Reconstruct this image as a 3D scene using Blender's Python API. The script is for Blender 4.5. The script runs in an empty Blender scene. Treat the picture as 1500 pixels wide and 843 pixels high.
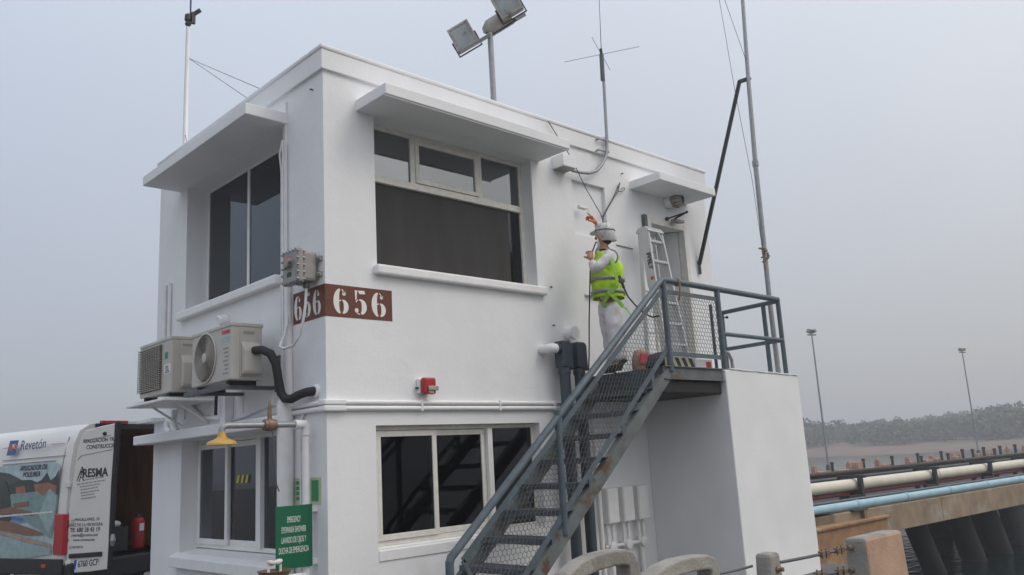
import bpy, bmesh, math, random
from mathutils import Vector, Matrix
random.seed(7)
V = Vector
R = math.radians
SC = bpy.context.scene
COL = SC.collection

# ------------------------------------------------------------------ camera
CAM_YAW, CAM_PITCH, CAM_ROLL = R(43.862), R(11.395), R(-3.214)
CAM_F = 1237.49                      # focal length in photo pixels (1500 wide)
CAM_C = V((-4.085, -6.762, 1.6))
_f = V((math.sin(CAM_YAW)*math.cos(CAM_PITCH), math.cos(CAM_YAW)*math.cos(CAM_PITCH), math.sin(CAM_PITCH)))
_r = _f.cross(V((0, 0, 1))).normalized()
_u = _r.cross(_f)
_c, _s = math.cos(CAM_ROLL), math.sin(CAM_ROLL)
CR = _c*_r + _s*_u
CU = -_s*_r + _c*_u
CF = _f
cam = bpy.data.cameras.new('camera')
cam.sensor_fit = 'HORIZONTAL'
cam.sensor_width = 36.0
cam.lens = 36.0*CAM_F/1500.0
cam.clip_start = 0.05
cam.clip_end = 6000
cam_ob = bpy.data.objects.new('camera', cam)
M = Matrix((CR, CU, -CF)).transposed().to_4x4()
M.translation = CAM_C
cam_ob.matrix_world = M
COL.objects.link(cam_ob)
SC.camera = cam_ob

# ------------------------------------------------------------------ world, sun, exposure
SUN_EL, SUN_AZ = R(48), R(150)       # azimuth of the sun, clockwise from +Y
world = bpy.data.worlds.new('World')
SC.world = world
world.use_nodes = True
wn, wl = world.node_tree.nodes, world.node_tree.links
wn.clear()
sky = wn.new('ShaderNodeTexSky')
sky.sky_type = 'NISHITA'
sky.sun_disc = False
sky.sun_elevation = SUN_EL
sky.sun_rotation = SUN_AZ
sky.dust_density = 4.0
sky.air_density = 1.0
b1 = wn.new('ShaderNodeBackground')
b1.inputs['Strength'].default_value = 0.05
wl.new(sky.outputs[0], b1.inputs['Color'])
# fog overcast: brightness rises evenly with elevation all the way round
tc = wn.new('ShaderNodeTexCoord')
sp = wn.new('ShaderNodeSeparateXYZ')
wl.new(tc.outputs['Generated'], sp.inputs[0])
ramp = wn.new('ShaderNodeValToRGB')
e = ramp.color_ramp.elements
e[0].position, e[0].color = 0.0, (0.265, 0.295, 0.340, 1)
e[1].position, e[1].color = 1.0, (0.95, 1.05, 1.27, 1)
m1 = e.new(0.18); m1.color = (0.35, 0.372, 0.435, 1)
m2 = e.new(0.5); m2.color = (0.505, 0.566, 0.672, 1)
wl.new(sp.outputs['Z'], ramp.inputs[0])
# broad sun-side brightening of the fog
vd = wn.new('ShaderNodeVectorMath'); vd.operation = 'DOT_PRODUCT'
wl.new(tc.outputs['Generated'], vd.inputs[0])
vd.inputs[1].default_value = (math.sin(SUN_AZ)*math.cos(SUN_EL), math.cos(SUN_AZ)*math.cos(SUN_EL), math.sin(SUN_EL))
hv = wn.new('ShaderNodeMath'); hv.operation = 'MULTIPLY_ADD'; hv.inputs[1].default_value = 0.5; hv.inputs[2].default_value = 0.5
wl.new(vd.outputs['Value'], hv.inputs[0])
pw = wn.new('ShaderNodeMath'); pw.operation = 'POWER'; pw.inputs[1].default_value = 2.0
wl.new(hv.outputs[0], pw.inputs[0])
gm_ = wn.new('ShaderNodeMix'); gm_.data_type = 'RGBA'; gm_.blend_type = 'ADD'
wl.new(pw.outputs[0], gm_.inputs[0]); wl.new(ramp.outputs[0], gm_.inputs[6]); gm_.inputs[7].default_value = (0.31, 0.235, 0.085, 1)
b2 = wn.new('ShaderNodeBackground')
b2.inputs['Strength'].default_value = 1.0
# faint unevenness of the fog
fz = wn.new('ShaderNodeTexNoise'); fz.inputs['Scale'].default_value = 2.2; fz.inputs['Detail'].default_value = 3
wl.new(tc.outputs['Generated'], fz.inputs[0])
fm = wn.new('ShaderNodeMapRange'); fm.inputs[1].default_value = 0.3; fm.inputs[2].default_value = 0.7; fm.inputs[3].default_value = 0.965; fm.inputs[4].default_value = 1.035
wl.new(fz.outputs[0], fm.inputs[0]); wl.new(fm.outputs[0], b2.inputs['Strength'])
wl.new(gm_.outputs[2], b2.inputs['Color'])
ad = wn.new('ShaderNodeAddShader')
wl.new(b1.outputs[0], ad.inputs[0]); wl.new(b2.outputs[0], ad.inputs[1])
wo = wn.new('ShaderNodeOutputWorld')
wl.new(ad.outputs[0], wo.inputs['Surface'])

sun = bpy.data.lights.new('sun', 'SUN')
sun.energy = 0.6
sun.angle = R(25)
sun.color = (1.0, 0.94, 0.87)
sun_ob = bpy.data.objects.new('sun', sun)
COL.objects.link(sun_ob)
sun_ob.location = (0, -20, 30)
_sd = V((math.sin(SUN_AZ)*math.cos(SUN_EL), math.cos(SUN_AZ)*math.cos(SUN_EL), math.sin(SUN_EL)))
sun_ob.rotation_euler = _sd.to_track_quat('Z', 'Y').to_euler()
SC.view_settings.view_transform = 'Standard'
SC.view_settings.look = 'None'
SC.view_settings.exposure = 0.0
SC.view_settings.gamma = 1.0
SC.view_settings.use_curve_mapping = False

# ------------------------------------------------------------------ pixel -> plane helpers
def ray(u, v):
    return CR*((u-750)/CAM_F) - CU*((v-421.5)/CAM_F) + CF
def hit(axis, val, u, v):
    d = ray(u, v)
    return CAM_C + d*((val-CAM_C[axis])/d[axis])
def onX(u, v, x=0.0): return hit(0, x, u, v)
def onY(u, v, y=0.0): return hit(1, y, u, v)
def onZ(u, v, z=0.0): return hit(2, z, u, v)
def onP(u, v, p0, n):
    d = ray(u, v)
    return CAM_C + d*((p0-CAM_C).dot(n)/d.dot(n))

# ------------------------------------------------------------------ materials
MATS = {}
def mat(name, col, rough=0.6, metal=0.0, var=0.12, scale=6.0, bump=0.0, bscale=60.0,
        stain=None, stain_amt=0.0, stain_scale=3.0, stain_th=0.55, stretch=(1, 1, 1), spec=0.5, coat=0.0):
    m = bpy.data.materials.new(name)
    m.use_nodes = True
    n, l = m.node_tree.nodes, m.node_tree.links
    p = n['Principled BSDF']
    p.inputs['Roughness'].default_value = rough
    p.inputs['Metallic'].default_value = metal
    p.inputs['Specular IOR Level'].default_value = spec
    p.inputs['Coat Weight'].default_value = coat
    geo = n.new('ShaderNodeNewGeometry')
    mp = n.new('ShaderNodeMapping')
    mp.inputs['Scale'].default_value = stretch
    l.new(geo.outputs['Position'], mp.inputs[0])
    nz = n.new('ShaderNodeTexNoise')
    nz.inputs['Scale'].default_value = scale
    nz.inputs['Detail'].default_value = 6
    l.new(mp.outputs[0], nz.inputs[0])
    rp = n.new('ShaderNodeMapRange')
    rp.inputs[1].default_value = 0.3; rp.inputs[2].default_value = 0.7
    rp.inputs[3].default_value = 1-var; rp.inputs[4].default_value = 1+var*0.6
    l.new(nz.outputs[0], rp.inputs[0])
    mx = n.new('ShaderNodeMix'); mx.data_type = 'RGBA'; mx.blend_type = 'MULTIPLY'
    mx.inputs[0].default_value = 1.0
    mx.inputs[6].default_value = (*col, 1)
    cb = n.new('ShaderNodeCombineColor')
    for i in range(3): l.new(rp.outputs[0], cb.inputs[i])
    l.new(cb.outputs[0], mx.inputs[7])
    out = mx.outputs[2]
    if stain:
        n2 = n.new('ShaderNodeTexNoise'); n2.inputs['Scale'].default_value = stain_scale
        n2.inputs['Detail'].default_value = 8; n2.inputs['Roughness'].default_value = 0.65
        l.new(mp.outputs[0], n2.inputs[0])
        r2 = n.new('ShaderNodeMapRange')
        r2.inputs[1].default_value = stain_th; r2.inputs[2].default_value = stain_th+0.08
        r2.inputs[3].default_value = 0; r2.inputs[4].default_value = stain_amt
        l.new(n2.outputs[0], r2.inputs[0])
        mx2 = n.new('ShaderNodeMix'); mx2.data_type = 'RGBA'
        l.new(r2.outputs[0], mx2.inputs[0]); l.new(out, mx2.inputs[6])
        mx2.inputs[7].default_value = (*stain, 1)
        out = mx2.outputs[2]
    l.new(out, p.inputs['Base Color'])
    if bump and name == 'plaster':
        n4 = n.new('ShaderNodeTexNoise'); n4.inputs['Scale'].default_value = 2.6; n4.inputs['Detail'].default_value = 4
        l.new(geo.outputs['Position'], n4.inputs[0])
        bq = n.new('ShaderNodeBump'); bq.inputs['Strength'].default_value = 0.35; bq.inputs['Distance'].default_value = 0.035
        l.new(n4.outputs[0], bq.inputs['Height'])
    if bump:
        n3 = n.new('ShaderNodeTexNoise'); n3.inputs['Scale'].default_value = bscale
        n3.inputs['Detail'].default_value = 5
        l.new(geo.outputs['Position'], n3.inputs[0])
        bp = n.new('ShaderNodeBump'); bp.inputs['Strength'].default_value = bump
        bp.inputs['Distance'].default_value = 0.01
        l.new(n3.outputs[0], bp.inputs['Height']); l.new(bp.outputs[0], p.inputs['Normal'])
        if name == 'plaster': l.new(bq.outputs[0], bp.inputs['Normal'])
    MATS[name] = m
    return m

def glass_mat(name, refl, tint, ior=1.5):
    m = bpy.data.materials.new(name); m.use_nodes = True
    n, l = m.node_tree.nodes, m.node_tree.links
    n.clear()
    tr = n.new('ShaderNodeBsdfTransparent'); tr.inputs[0].default_value = (*tint, 1)
    gl = n.new('ShaderNodeBsdfGlossy'); gl.inputs['Roughness'].default_value = 0.02
    gl.inputs[0].default_value = (0.9, 0.95, 1.0, 1)
    fr = n.new('ShaderNodeFresnel'); fr.inputs[0].default_value = ior
    mr = n.new('ShaderNodeMapRange')
    mr.inputs[1].default_value = 0; mr.inputs[2].default_value = 1
    mr.inputs[3].default_value = refl; mr.inputs[4].default_value = 1.0
    l.new(fr.outputs[0], mr.inputs[0])
    geo = n.new('ShaderNodeNewGeometry')
    nz = n.new('ShaderNodeTexNoise'); nz.inputs['Scale'].default_value = 1.3
    l.new(geo.outputs['Position'], nz.inputs[0])
    bp = n.new('ShaderNodeBump'); bp.inputs['Strength'].default_value = 0.04; bp.inputs['Distance'].default_value = 0.02
    l.new(nz.outputs[0], bp.inputs['Height']); l.new(bp.outputs[0], gl.inputs['Normal'])
    mx = n.new('ShaderNodeMixShader')
    l.new(mr.outputs[0], mx.inputs[0]); l.new(tr.outputs[0], mx.inputs[1]); l.new(gl.outputs[0], mx.inputs[2])
    o = n.new('ShaderNodeOutputMaterial'); l.new(mx.outputs[0], o.inputs[0])
    MATS[name] = m
    return m

mat('plaster', (0.785, 0.795, 0.805), 0.75, var=0.05, scale=1.4, bump=0.16, bscale=45, stain=(0.66, 0.64, 0.60), stain_amt=0.35, stain_scale=1.6, stain_th=0.62, stretch=(1, 1, 0.35))
mat('white_paint', (0.80, 0.80, 0.80), 0.5, var=0.06, scale=9, bump=0.06)
mat('annex_grey', (0.40, 0.41, 0.43), 0.8, var=0.06, scale=1.8, bump=0.3, bscale=38)
mat('annex_plaster', (0.785, 0.795, 0.80), 0.75, var=0.06, scale=1.8, bump=0.2, bscale=30)
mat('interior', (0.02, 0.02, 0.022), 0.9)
mat('frame_cream', (0.72, 0.70, 0.64), 0.45, var=0.1, scale=14, stain=(0.45, 0.33, 0.2), stain_amt=0.5, stain_scale=9, stain_th=0.66)
mat('frame_white', (0.78, 0.78, 0.76), 0.4, var=0.06)
mat('blind_grey', (0.060, 0.058, 0.058), 0.7, var=0.2, scale=2.5, stretch=(3, 1, 0.4))
glass_mat('glass', 0.05, (0.35, 0.40, 0.44))
glass_mat('glass_mirror', 0.20, (0.4, 0.42, 0.42))
glass_mat('glass_dark', 0.0, (0.5, 0.5, 0.52), 1.33)
mat('film_grey', (0.048, 0.046, 0.045), 0.5, var=0.18, scale=2.2, stretch=(3, 1, 0.4), spec=0.15)
mat('door_grey', (0.52, 0.54, 0.55), 0.5, var=0.08)
mat('brown_paint', (0.13, 0.035, 0.018), 0.6, var=0.2, scale=12)
mat('numeral_white', (0.78, 0.77, 0.74), 0.6, var=0.05)
mat('steel_blue', (0.075, 0.105, 0.125), 0.42, var=0.25, scale=9, bump=0.08, stain=(0.06, 0.03, 0.018), stain_amt=0.0)
mat('steel_blue_rusty', (0.115, 0.135, 0.135), 0.5, var=0.3, scale=6, bump=0.15, stain=(0.085, 0.042, 0.020), stain_amt=0.95, stain_scale=3.2, stain_th=0.53)
mat('steel_mesh', (0.085, 0.098, 0.108), 0.5, var=0.2)
mat('tread_steel', (0.055, 0.065, 0.075), 0.55, var=0.3, scale=20, bump=0.3, bscale=90)
mat('black_rubber', (0.012, 0.013, 0.015), 0.65, bump=0.4, bscale=40)
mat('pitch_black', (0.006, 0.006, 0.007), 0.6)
mat('black_metal', (0.02, 0.021, 0.024), 0.5)
mat('pipe_blue', (0.042, 0.062, 0.078), 0.45, var=0.15)
mat('ac_beige', (0.50, 0.475, 0.43), 0.5, var=0.08)
mat('ac_dark', (0.03, 0.028, 0.026), 0.6)
mat('ac_grille', (0.33, 0.30, 0.26), 0.5)
mat('box_grey', (0.30, 0.285, 0.265), 0.5, var=0.12, scale=15)
mat('galv', (0.30, 0.31, 0.325), 0.45, metal=0.4, var=0.15, scale=20)
mat('galv_dark', (0.10, 0.11, 0.12), 0.5, metal=0.3, var=0.2)
mat('aluminium', (0.50, 0.51, 0.51), 0.38, metal=0.4, var=0.06)
mat('yellow_shower', (0.50, 0.30, 0.06), 0.4, var=0.1)
mat('brass', (0.22, 0.15, 0.10), 0.5, metal=0.3, var=0.3, scale=30)
mat('sign_green', (0.0, 0.115, 0.055), 0.35, var=0.05)
mat('sign_cream', (0.55, 0.52, 0.36), 0.5)
mat('red_paint', (0.36, 0.012, 0.018), 0.35, var=0.08)
mat('red_text', (0.6, 0.03, 0.05), 0.5)
mat('green_sticker', (0.02, 0.28, 0.12), 0.5)
mat('ink', (0.03, 0.032, 0.036), 0.6)
mat('ink_grey', (0.28, 0.28, 0.29), 0.6)
mat('ink_blue', (0.04, 0.05, 0.16), 0.5)
mat('concrete', (0.29, 0.275, 0.245), 0.9, var=0.3, scale=5, bump=0.6, bscale=50, stain=(0.16, 0.15, 0.135), stain_amt=0.6, stain_scale=4, stain_th=0.56)
mat('concrete_pink', (0.44, 0.285, 0.20), 0.9, var=0.2, scale=5, bump=0.5, bscale=50, stain=(0.30, 0.29, 0.28), stain_amt=0.95, stain_scale=2.2, stain_th=0.56)
mat('concrete_brown', (0.30, 0.17, 0.085), 0.9, var=0.3, scale=3, bump=0.4, bscale=30, stain=(0.36, 0.30, 0.24), stain_amt=0.6, stain_scale=1.4, stain_th=0.55)
mat('pier_concrete', (0.28, 0.21, 0.14), 0.9, var=0.3, scale=2.2, bump=0.4, bscale=20, stain=(0.33, 0.31, 0.27), stain_amt=0.7, stain_scale=0.9, stain_th=0.54)
mat('asphalt', (0.06, 0.062, 0.066), 0.9, var=0.3, scale=2, bump=0.3)
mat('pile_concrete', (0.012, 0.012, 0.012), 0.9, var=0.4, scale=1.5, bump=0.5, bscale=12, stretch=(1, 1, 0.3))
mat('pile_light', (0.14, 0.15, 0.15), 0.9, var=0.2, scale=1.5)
mat('quay_ground', (0.115, 0.108, 0.10), 0.95, var=0.25, scale=1.2, bump=0.4, bscale=25, stain=(0.13, 0.12, 0.11), stain_amt=0.5, stain_scale=0.7, stain_th=0.58)
mat('pipe_cream', (0.62, 0.58, 0.47), 0.5, var=0.12, scale=2)
mat('pipe_red', (0.28, 0.055, 0.05), 0.6, var=0.2)
mat('pipe_sky', (0.31, 0.48, 0.56), 0.45, var=0.12, scale=3)
mat('timber_dark', (0.045, 0.042, 0.038), 0.9, var=0.4, scale=8, bump=0.4)
mat('orange_block', (0.42, 0.255, 0.18), 0.9, var=0.3, scale=4)
mat('sand', (0.17, 0.115, 0.085), 0.95, var=0.25, scale=0.15)
mat('foliage', (0.050, 0.075, 0.042), 0.8, var=0.5, scale=0.12)
mat('trunk', (0.09, 0.065, 0.045), 0.9)
mat('van_white', (0.70, 0.69, 0.655), 0.32, var=0.05, scale=3, coat=0.3)
mat('van_black', (0.018, 0.019, 0.021), 0.55)
mat('van_wood', (0.30, 0.14, 0.055), 0.7, var=0.3, scale=6, stretch=(1, 1, 0.2))
mat('tail_red', (0.42, 0.008, 0.015), 0.15, var=0.05, coat=0.6)
mat('reflector', (0.6, 0.06, 0.02), 0.2)
mat('plate_white', (0.74, 0.74, 0.72), 0.4)
mat('plate_blue', (0.03, 0.09, 0.42), 0.4)
for nm, c in dict(mu_sky=(0.40, 0.52, 0.57), mu_cloud=(0.47, 0.57, 0.61), mu_dark=(0.028, 0.040, 0.038), mu_green=(0.045, 0.065, 0.05),
                  mu_brick=(0.30, 0.12, 0.07), mu_teal=(0.20, 0.31, 0.31), mu_teal2=(0.30, 0.42, 0.42), mu_brown=(0.22, 0.115, 0.07),
                  mu_sand=(0.40, 0.30, 0.22), mu_white=(0.66, 0.70, 0.70), mu_blue=(0.06, 0.14, 0.45), logo_blue=(0.04, 0.12, 0.36),
                  logo_red=(0.60, 0.10, 0.07), logo_peach=(0.75, 0.42, 0.30)).items():
    mat(nm, c, 0.35, var=0.2, scale=10, coat=0.2)
mat('skin', (0.42, 0.20, 0.12), 0.6, var=0.1, scale=20)
mat('skin_orange', (0.62, 0.22, 0.08), 0.55, var=0.1, scale=20)
mat('white_cloth', (0.66, 0.64, 0.66), 0.9, var=0.12, scale=14, bump=0.8, bscale=18, stain=(0.48, 0.46, 0.46), stain_amt=0.4, stain_scale=8, stain_th=0.6)
mat('hivis', (0.42, 0.66, 0.02), 0.8, var=0.3, scale=9, bump=0.5, bscale=20)
mat('hivis_band', (0.24, 0.25, 0.24), 0.35, var=0.12)
mat('harness_green', (0.26, 0.52, 0.04), 0.8, var=0.15, scale=20)
mat('helmet_white', (0.52, 0.53, 0.51), 0.5, var=0.25, scale=25, stain=(0.12, 0.13, 0.14), stain_amt=0.7, stain_scale=12, stain_th=0.57)
mat('hair', (0.02, 0.016, 0.013), 0.8)
mat('rope', (0.03, 0.03, 0.032), 0.8)
mat('rope_tan', (0.22, 0.16, 0.10), 0.9)
mat('cable_white', (0.72, 0.72, 0.72), 0.5)
mat('blue_tarp', (0.02, 0.07, 0.20), 0.6, var=0.2)
mat('niche_fresh', (0.86, 0.80, 0.76), 0.6, var=0.05)
mat('flood_glass', (0.27, 0.30, 0.30), 0.25, var=0.25, scale=5, stain=(0.02, 0.022, 0.025), stain_amt=0.95, stain_scale=3.4, stain_th=0.55)
mat('flood_body', (0.34, 0.32, 0.28), 0.7, var=0.3, scale=8, stain=(0.13, 0.075, 0.04), stain_amt=0.9, stain_scale=6, stain_th=0.56)
mat('lamp_glass', (0.36, 0.33, 0.27), 0.3, var=0.2)
mat('hazard_yellow', (0.60, 0.50, 0.04), 0.5)

# ------------------------------------------------------------------ mesh helpers
W = {}
class MB:
    def __init__(s): s.v = []; s.f = []
    def add(s, vs, fs):
        o = len(s.v); s.v += [V(p) for p in vs]; s.f += [tuple(i+o for i in f) for f in fs]; return s
    def box(s, x0, x1, y0, y1, z0, z1):
        x0, x1 = sorted((x0, x1)); y0, y1 = sorted((y0, y1)); z0, z1 = sorted((z0, z1))
        return s.add([(x0,y0,z0),(x1,y0,z0),(x1,y1,z0),(x0,y1,z0),(x0,y0,z1),(x1,y0,z1),(x1,y1,z1),(x0,y1,z1)],
                     [(0,3,2,1),(4,5,6,7),(0,1,5,4),(1,2,6,5),(2,3,7,6),(3,0,4,7)])
    def obox(s, c, ax, ay, az):
        c = V(c); P = []
        for k in (-1, 1):
            for a, b in ((-1,-1),(1,-1),(1,1),(-1,1)):
                P.append(c + ax*a + ay*b + az*k)
        return s.add(P, [(0,3,2,1),(4,5,6,7),(0,1,5,4),(1,2,6,5),(2,3,7,6),(3,0,4,7)])
    def bar(s, p, q, w, h, up=V((0, 0, 1))):
        p, q = V(p), V(q); d = (q-p); L = d.length; d.normalize()
        sd = d.cross(up)
        if sd.length < 1e-4: sd = d.cross(V((1, 0, 0)))
        sd.normalize(); u2 = sd.cross(d)
        return s.obox((p+q)/2, sd*(w/2), d*(L/2), u2*(h/2))
    def tube(s, pts, r, n=8, caps=True):
        pts = [V(p) for p in pts]; m = len(pts)
        rs = r if isinstance(r, (list, tuple)) else [r]*m
        t0 = (pts[1]-pts[0]).normalized()
        a = t0.cross(V((0, 0, 1)))
        if a.length < 1e-3: a = t0.cross(V((1, 0, 0)))
        a.normalize(); o = len(s.v)
        for i in range(m):
            if i == 0: t = t0
            elif i == m-1: t = (pts[i]-pts[i-1]).normalized()
            else: t = ((pts[i+1]-pts[i]).normalized()+(pts[i]-pts[i-1]).normalized()).normalized()
            a = (a - t*a.dot(t)).normalized(); b = t.cross(a)
            for k in range(n):
                an = 2*math.pi*k/n
                s.v.append(pts[i] + (a*math.cos(an)+b*math.sin(an))*rs[i])
        for i in range(m-1):
            for k in range(n):
                k2 = (k+1) % n
                s.f.append((o+i*n+k, o+i*n+k2, o+(i+1)*n+k2, o+(i+1)*n+k))
        if caps:
            s.f.append(tuple(o+k for k in reversed(range(n))))
            s.f.append(tuple(o+(m-1)*n+k for k in range(n)))
        return s
    def lathe(s, prof, org, axis=V((0, 0, 1)), n=16):
        org = V(org); axis = axis.normalized()
        a = axis.cross(V((1, 0, 0)))
        if a.length < 1e-2: a = axis.cross(V((0, 1, 0)))
        a.normalize(); b = axis.cross(a); o = len(s.v); m = len(prof)
        for r, h in prof:
            for k in range(n):
                an = 2*math.pi*k/n
                s.v.append(org + axis*h + (a*math.cos(an)+b*math.sin(an))*max(r, 1e-4))
        for i in range(m-1):
            for k in range(n):
                k2 = (k+1) % n
                s.f.append((o+i*n+k, o+i*n+k2, o+(i+1)*n+k2, o+(i+1)*n+k))
        s.f.append(tuple(o+k for k in reversed(range(n))))
        s.f.append(tuple(o+(m-1)*n+k for k in range(n)))
        return s
    def prism(s, poly, org, ux, uy, th):
        """flat outline poly in (ux,uy) at org, extruded by vector th"""
        org = V(org); n = len(poly)
        A = [org + ux*p[0] + uy*p[1] for p in poly]
        B = [p + th for p in A]
        o = len(s.v); s.v += A+B
        s.f.append(tuple(o+i for i in reversed(range(n)))); s.f.append(tuple(o+n+i for i in range(n)))
        for i in range(n):
            j = (i+1) % n
            s.f.append((o+i, o+j, o+n+j, o+n+i))
        return s
    def rings(s, rings, close=True):
        n = len(rings[0]); o = len(s.v)
        for r in rings: s.v += [V(p) for p in r]
        for i in range(len(rings)-1):
            for k in range(n):
                k2 = (k+1) % n
                s.f.append((o+i*n+k, o+i*n+k2, o+(i+1)*n+k2, o+(i+1)*n+k))
        if close:
            s.f.append(tuple(o+k for k in reversed(range(n)))); s.f.append(tuple(o+(len(rings)-1)*n+k for k in range(n)))
        return s
    def ball(s, c, rx, ry=None, rz=None, n=12, m=8):
        ry = ry or rx; rz = rz or rx; c = V(c); prof = []
        o = len(s.v)
        for i in range(m+1):
            th = math.pi*i/m
            for k in range(n):
                an = 2*math.pi*k/n
                s.v.append(c + V((rx*math.sin(th)*math.cos(an)+1e-5*math.cos(an), ry*math.sin(th)*math.sin(an)+1e-5*math.sin(an), -rz*math.cos(th))))
        for i in range(m):
            for k in range(n):
                k2 = (k+1) % n
                s.f.append((o+i*n+k, o+i*n+k2, o+(i+1)*n+k2, o+(i+1)*n+k))
        return s

def tag(o, label=None, cat=None, group=None, kind=None):
    if label: o['label'] = label
    if cat: o['category'] = cat
    if group: o['group'] = group
    if kind: o['kind'] = kind
    return o

def thing(name, label, cat, loc=(0, 0, 0), group=None, local=False, rotz=0.0):
    o = bpy.data.objects.new(name, None)
    o.empty_display_size = 0.1
    COL.objects.link(o)
    o.location = loc; o.rotation_euler = (0, 0, rotz)
    W[o] = V((0, 0, 0)) if local else V(loc)
    return tag(o, label, cat, group)

def build(mb, name, m, parent=None, smooth=False, bevel=0.0, fix=True):
    me = bpy.data.meshes.new(name)
    if parent is not None: off = W[parent]
    else:
        n = len(mb.v)
        off = V((sum(p.x for p in mb.v)/n, sum(p.y for p in mb.v)/n, min(p.z for p in mb.v)))
    me.from_pydata([tuple(p-off) for p in mb.v], [], mb.f)
    if fix:
        bm = bmesh.new(); bm.from_mesh(me)
        bmesh.ops.recalc_face_normals(bm, faces=bm.faces)
        bm.to_mesh(me); bm.free()
    me.materials.append(MATS[m])
    if smooth:
        me.polygons.foreach_set('use_smooth', [True]*len(me.polygons))
        if hasattr(me, 'set_sharp_from_angle'): me.set_sharp_from_angle(angle=R(42))
    me.update()
    o = bpy.data.objects.new(name, me)
    COL.objects.link(o)
    if parent is not None:
        o.parent = parent; W[o] = off
    else:
        o.location = off; W[o] = off
    if bevel:
        b = o.modifiers.new('bevel', 'BEVEL'); b.width = bevel; b.segments = 2; b.limit_method = 'ANGLE'; b.angle_limit = R(35)
    return o

def share(proto, name, parent, loc):
    """another piece with the same mesh, moved by loc (thing-local)"""
    o = proto.copy(); o.name = name; COL.objects.link(o); o.parent = parent
    o.location = loc; W[o] = W.get(parent, V((0,0,0))); return o

def copy_tree(o, parent=None):
    c = o.copy(); COL.objects.link(c); c.parent = parent
    W[c] = W.get(o, V((0, 0, 0)))
    for ch in o.children: copy_tree(ch, c)
    return c

def text(body, size, m, parent, org, ux, uy, name='lettering', align='CENTER', bold=0.0, shear=0.0, squeeze=1.0, depth=0.0006):
    cu = bpy.data.curves.new('txt', 'FONT')
    cu.body = body; cu.size = size; cu.align_x = align; cu.align_y = 'CENTER'
    cu.offset = bold*size; cu.shear = shear; cu.extrude = depth; cu.resolution_u = 3
    tmp = bpy.data.objects.new('txt', cu)
    COL.objects.link(tmp)
    dg = bpy.context.evaluated_depsgraph_get()
    me = bpy.data.meshes.new_from_object(tmp.evaluated_get(dg))
    bpy.data.objects.remove(tmp)
    ux, uy = V(ux).normalized(), V(uy).normalized(); nz = ux.cross(uy)
    off = W[parent]
    for v in me.vertices:
        p = v.co
        v.co = V(org) + ux*(p.x*squeeze) + uy*p.y + nz*p.z - off
    me.name = name
    me.materials.clear(); me.materials.append(MATS[m])
    o = bpy.data.objects.new(name, me); COL.objects.link(o); o.parent = parent; W[o] = off
    return o

def wall_sheet(mb, org, ux, uy, nrm, Wd, Hd, holes, depth):
    """sheet with rectangular openings (u0,u1,v0,v1,depth) and reveals going inward (-nrm)"""
    org = V(org)
    us = sorted({0, Wd, *[h[0] for h in holes], *[h[1] for h in holes]})
    vs = sorted({0, Hd, *[h[2] for h in holes], *[h[3] for h in holes]})
    P = lambda u, v, d=0: org + ux*u + uy*v - nrm*d
    for i in range(len(us)-1):
        for j in range(len(vs)-1):
            cu, cv = (us[i]+us[i+1])/2, (vs[j]+vs[j+1])/2
            if any(h[0] < cu < h[1] and h[2] < cv < h[3] for h in holes): continue
            mb.add([P(us[i], vs[j]), P(us[i+1], vs[j]), P(us[i+1], vs[j+1]), P(us[i], vs[j+1])], [(0, 1, 2, 3)])
    for h in holes:
        u0, u1, v0, v1 = h[:4]; d = h[4] if len(h) > 4 else depth
        for a, b in (((u0, v0), (u1, v0)), ((u1, v0), (u1, v1)), ((u1, v1), (u0, v1)), ((u0, v1), (u0, v0))):
            mb.add([P(*a), P(*b), P(*b, d), P(*a, d)], [(0, 1, 2, 3)])
        if len(h) > 5 and h[5]:
            mb.add([P(u0, v0, d), P(u1, v0, d), P(u1, v1, d), P(u0, v1, d)], [(0, 1, 2, 3)])
    return mb

X_, Y_, Z_ = V((1, 0, 0)), V((0, 1, 0)), V((0, 0, 1))

# ================================================================== SETTING
WATER_Z = -1.95
mb = MB()
mb.prism([(-80, -80), (2.35, -80), (2.35, -1.9), (6.9, -1.9), (6.9, 2.4), (12.4, 2.4), (12.4, 80), (-80, 80)], (0, 0, -5.2), X_, Y_, Z_*5.2)
tag(build(mb, 'ground', 'quay_ground'), kind='structure')

# water
m = bpy.data.materials.new('water'); m.use_nodes = True
n_, l_ = m.node_tree.nodes, m.node_tree.links
p_ = n_['Principled BSDF']
p_.inputs['Base Color'].default_value = (0.004, 0.016, 0.015, 1)
p_.inputs['Roughness'].default_value = 0.12
g_ = n_.new('ShaderNodeNewGeometry'); mp_ = n_.new('ShaderNodeMapping'); mp_.inputs['Scale'].default_value = (0.9, 1.7, 1)
l_.new(g_.outputs['Position'], mp_.inputs[0])
z1 = n_.new('ShaderNodeTexNoise'); z1.inputs['Scale'].default_value = 1.6; z1.inputs['Detail'].default_value = 5
l_.new(mp_.outputs[0], z1.inputs[0])
bp_ = n_.new('ShaderNodeBump'); bp_.inputs['Strength'].default_value = 0.32; bp_.inputs['Distance'].default_value = 0.12
l_.new(z1.outputs[0], bp_.inputs['Height']); l_.new(bp_.outputs[0], p_.inputs['Normal'])
MATS['water'] = m
mb = MB(); mb.add([(-950, -950, WATER_Z), (950, -950, WATER_Z), (950, 950, WATER_Z), (-950, 950, WATER_Z)], [(0, 1, 2, 3)])
tag(build(mb, 'water', 'water'), kind='structure')

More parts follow.
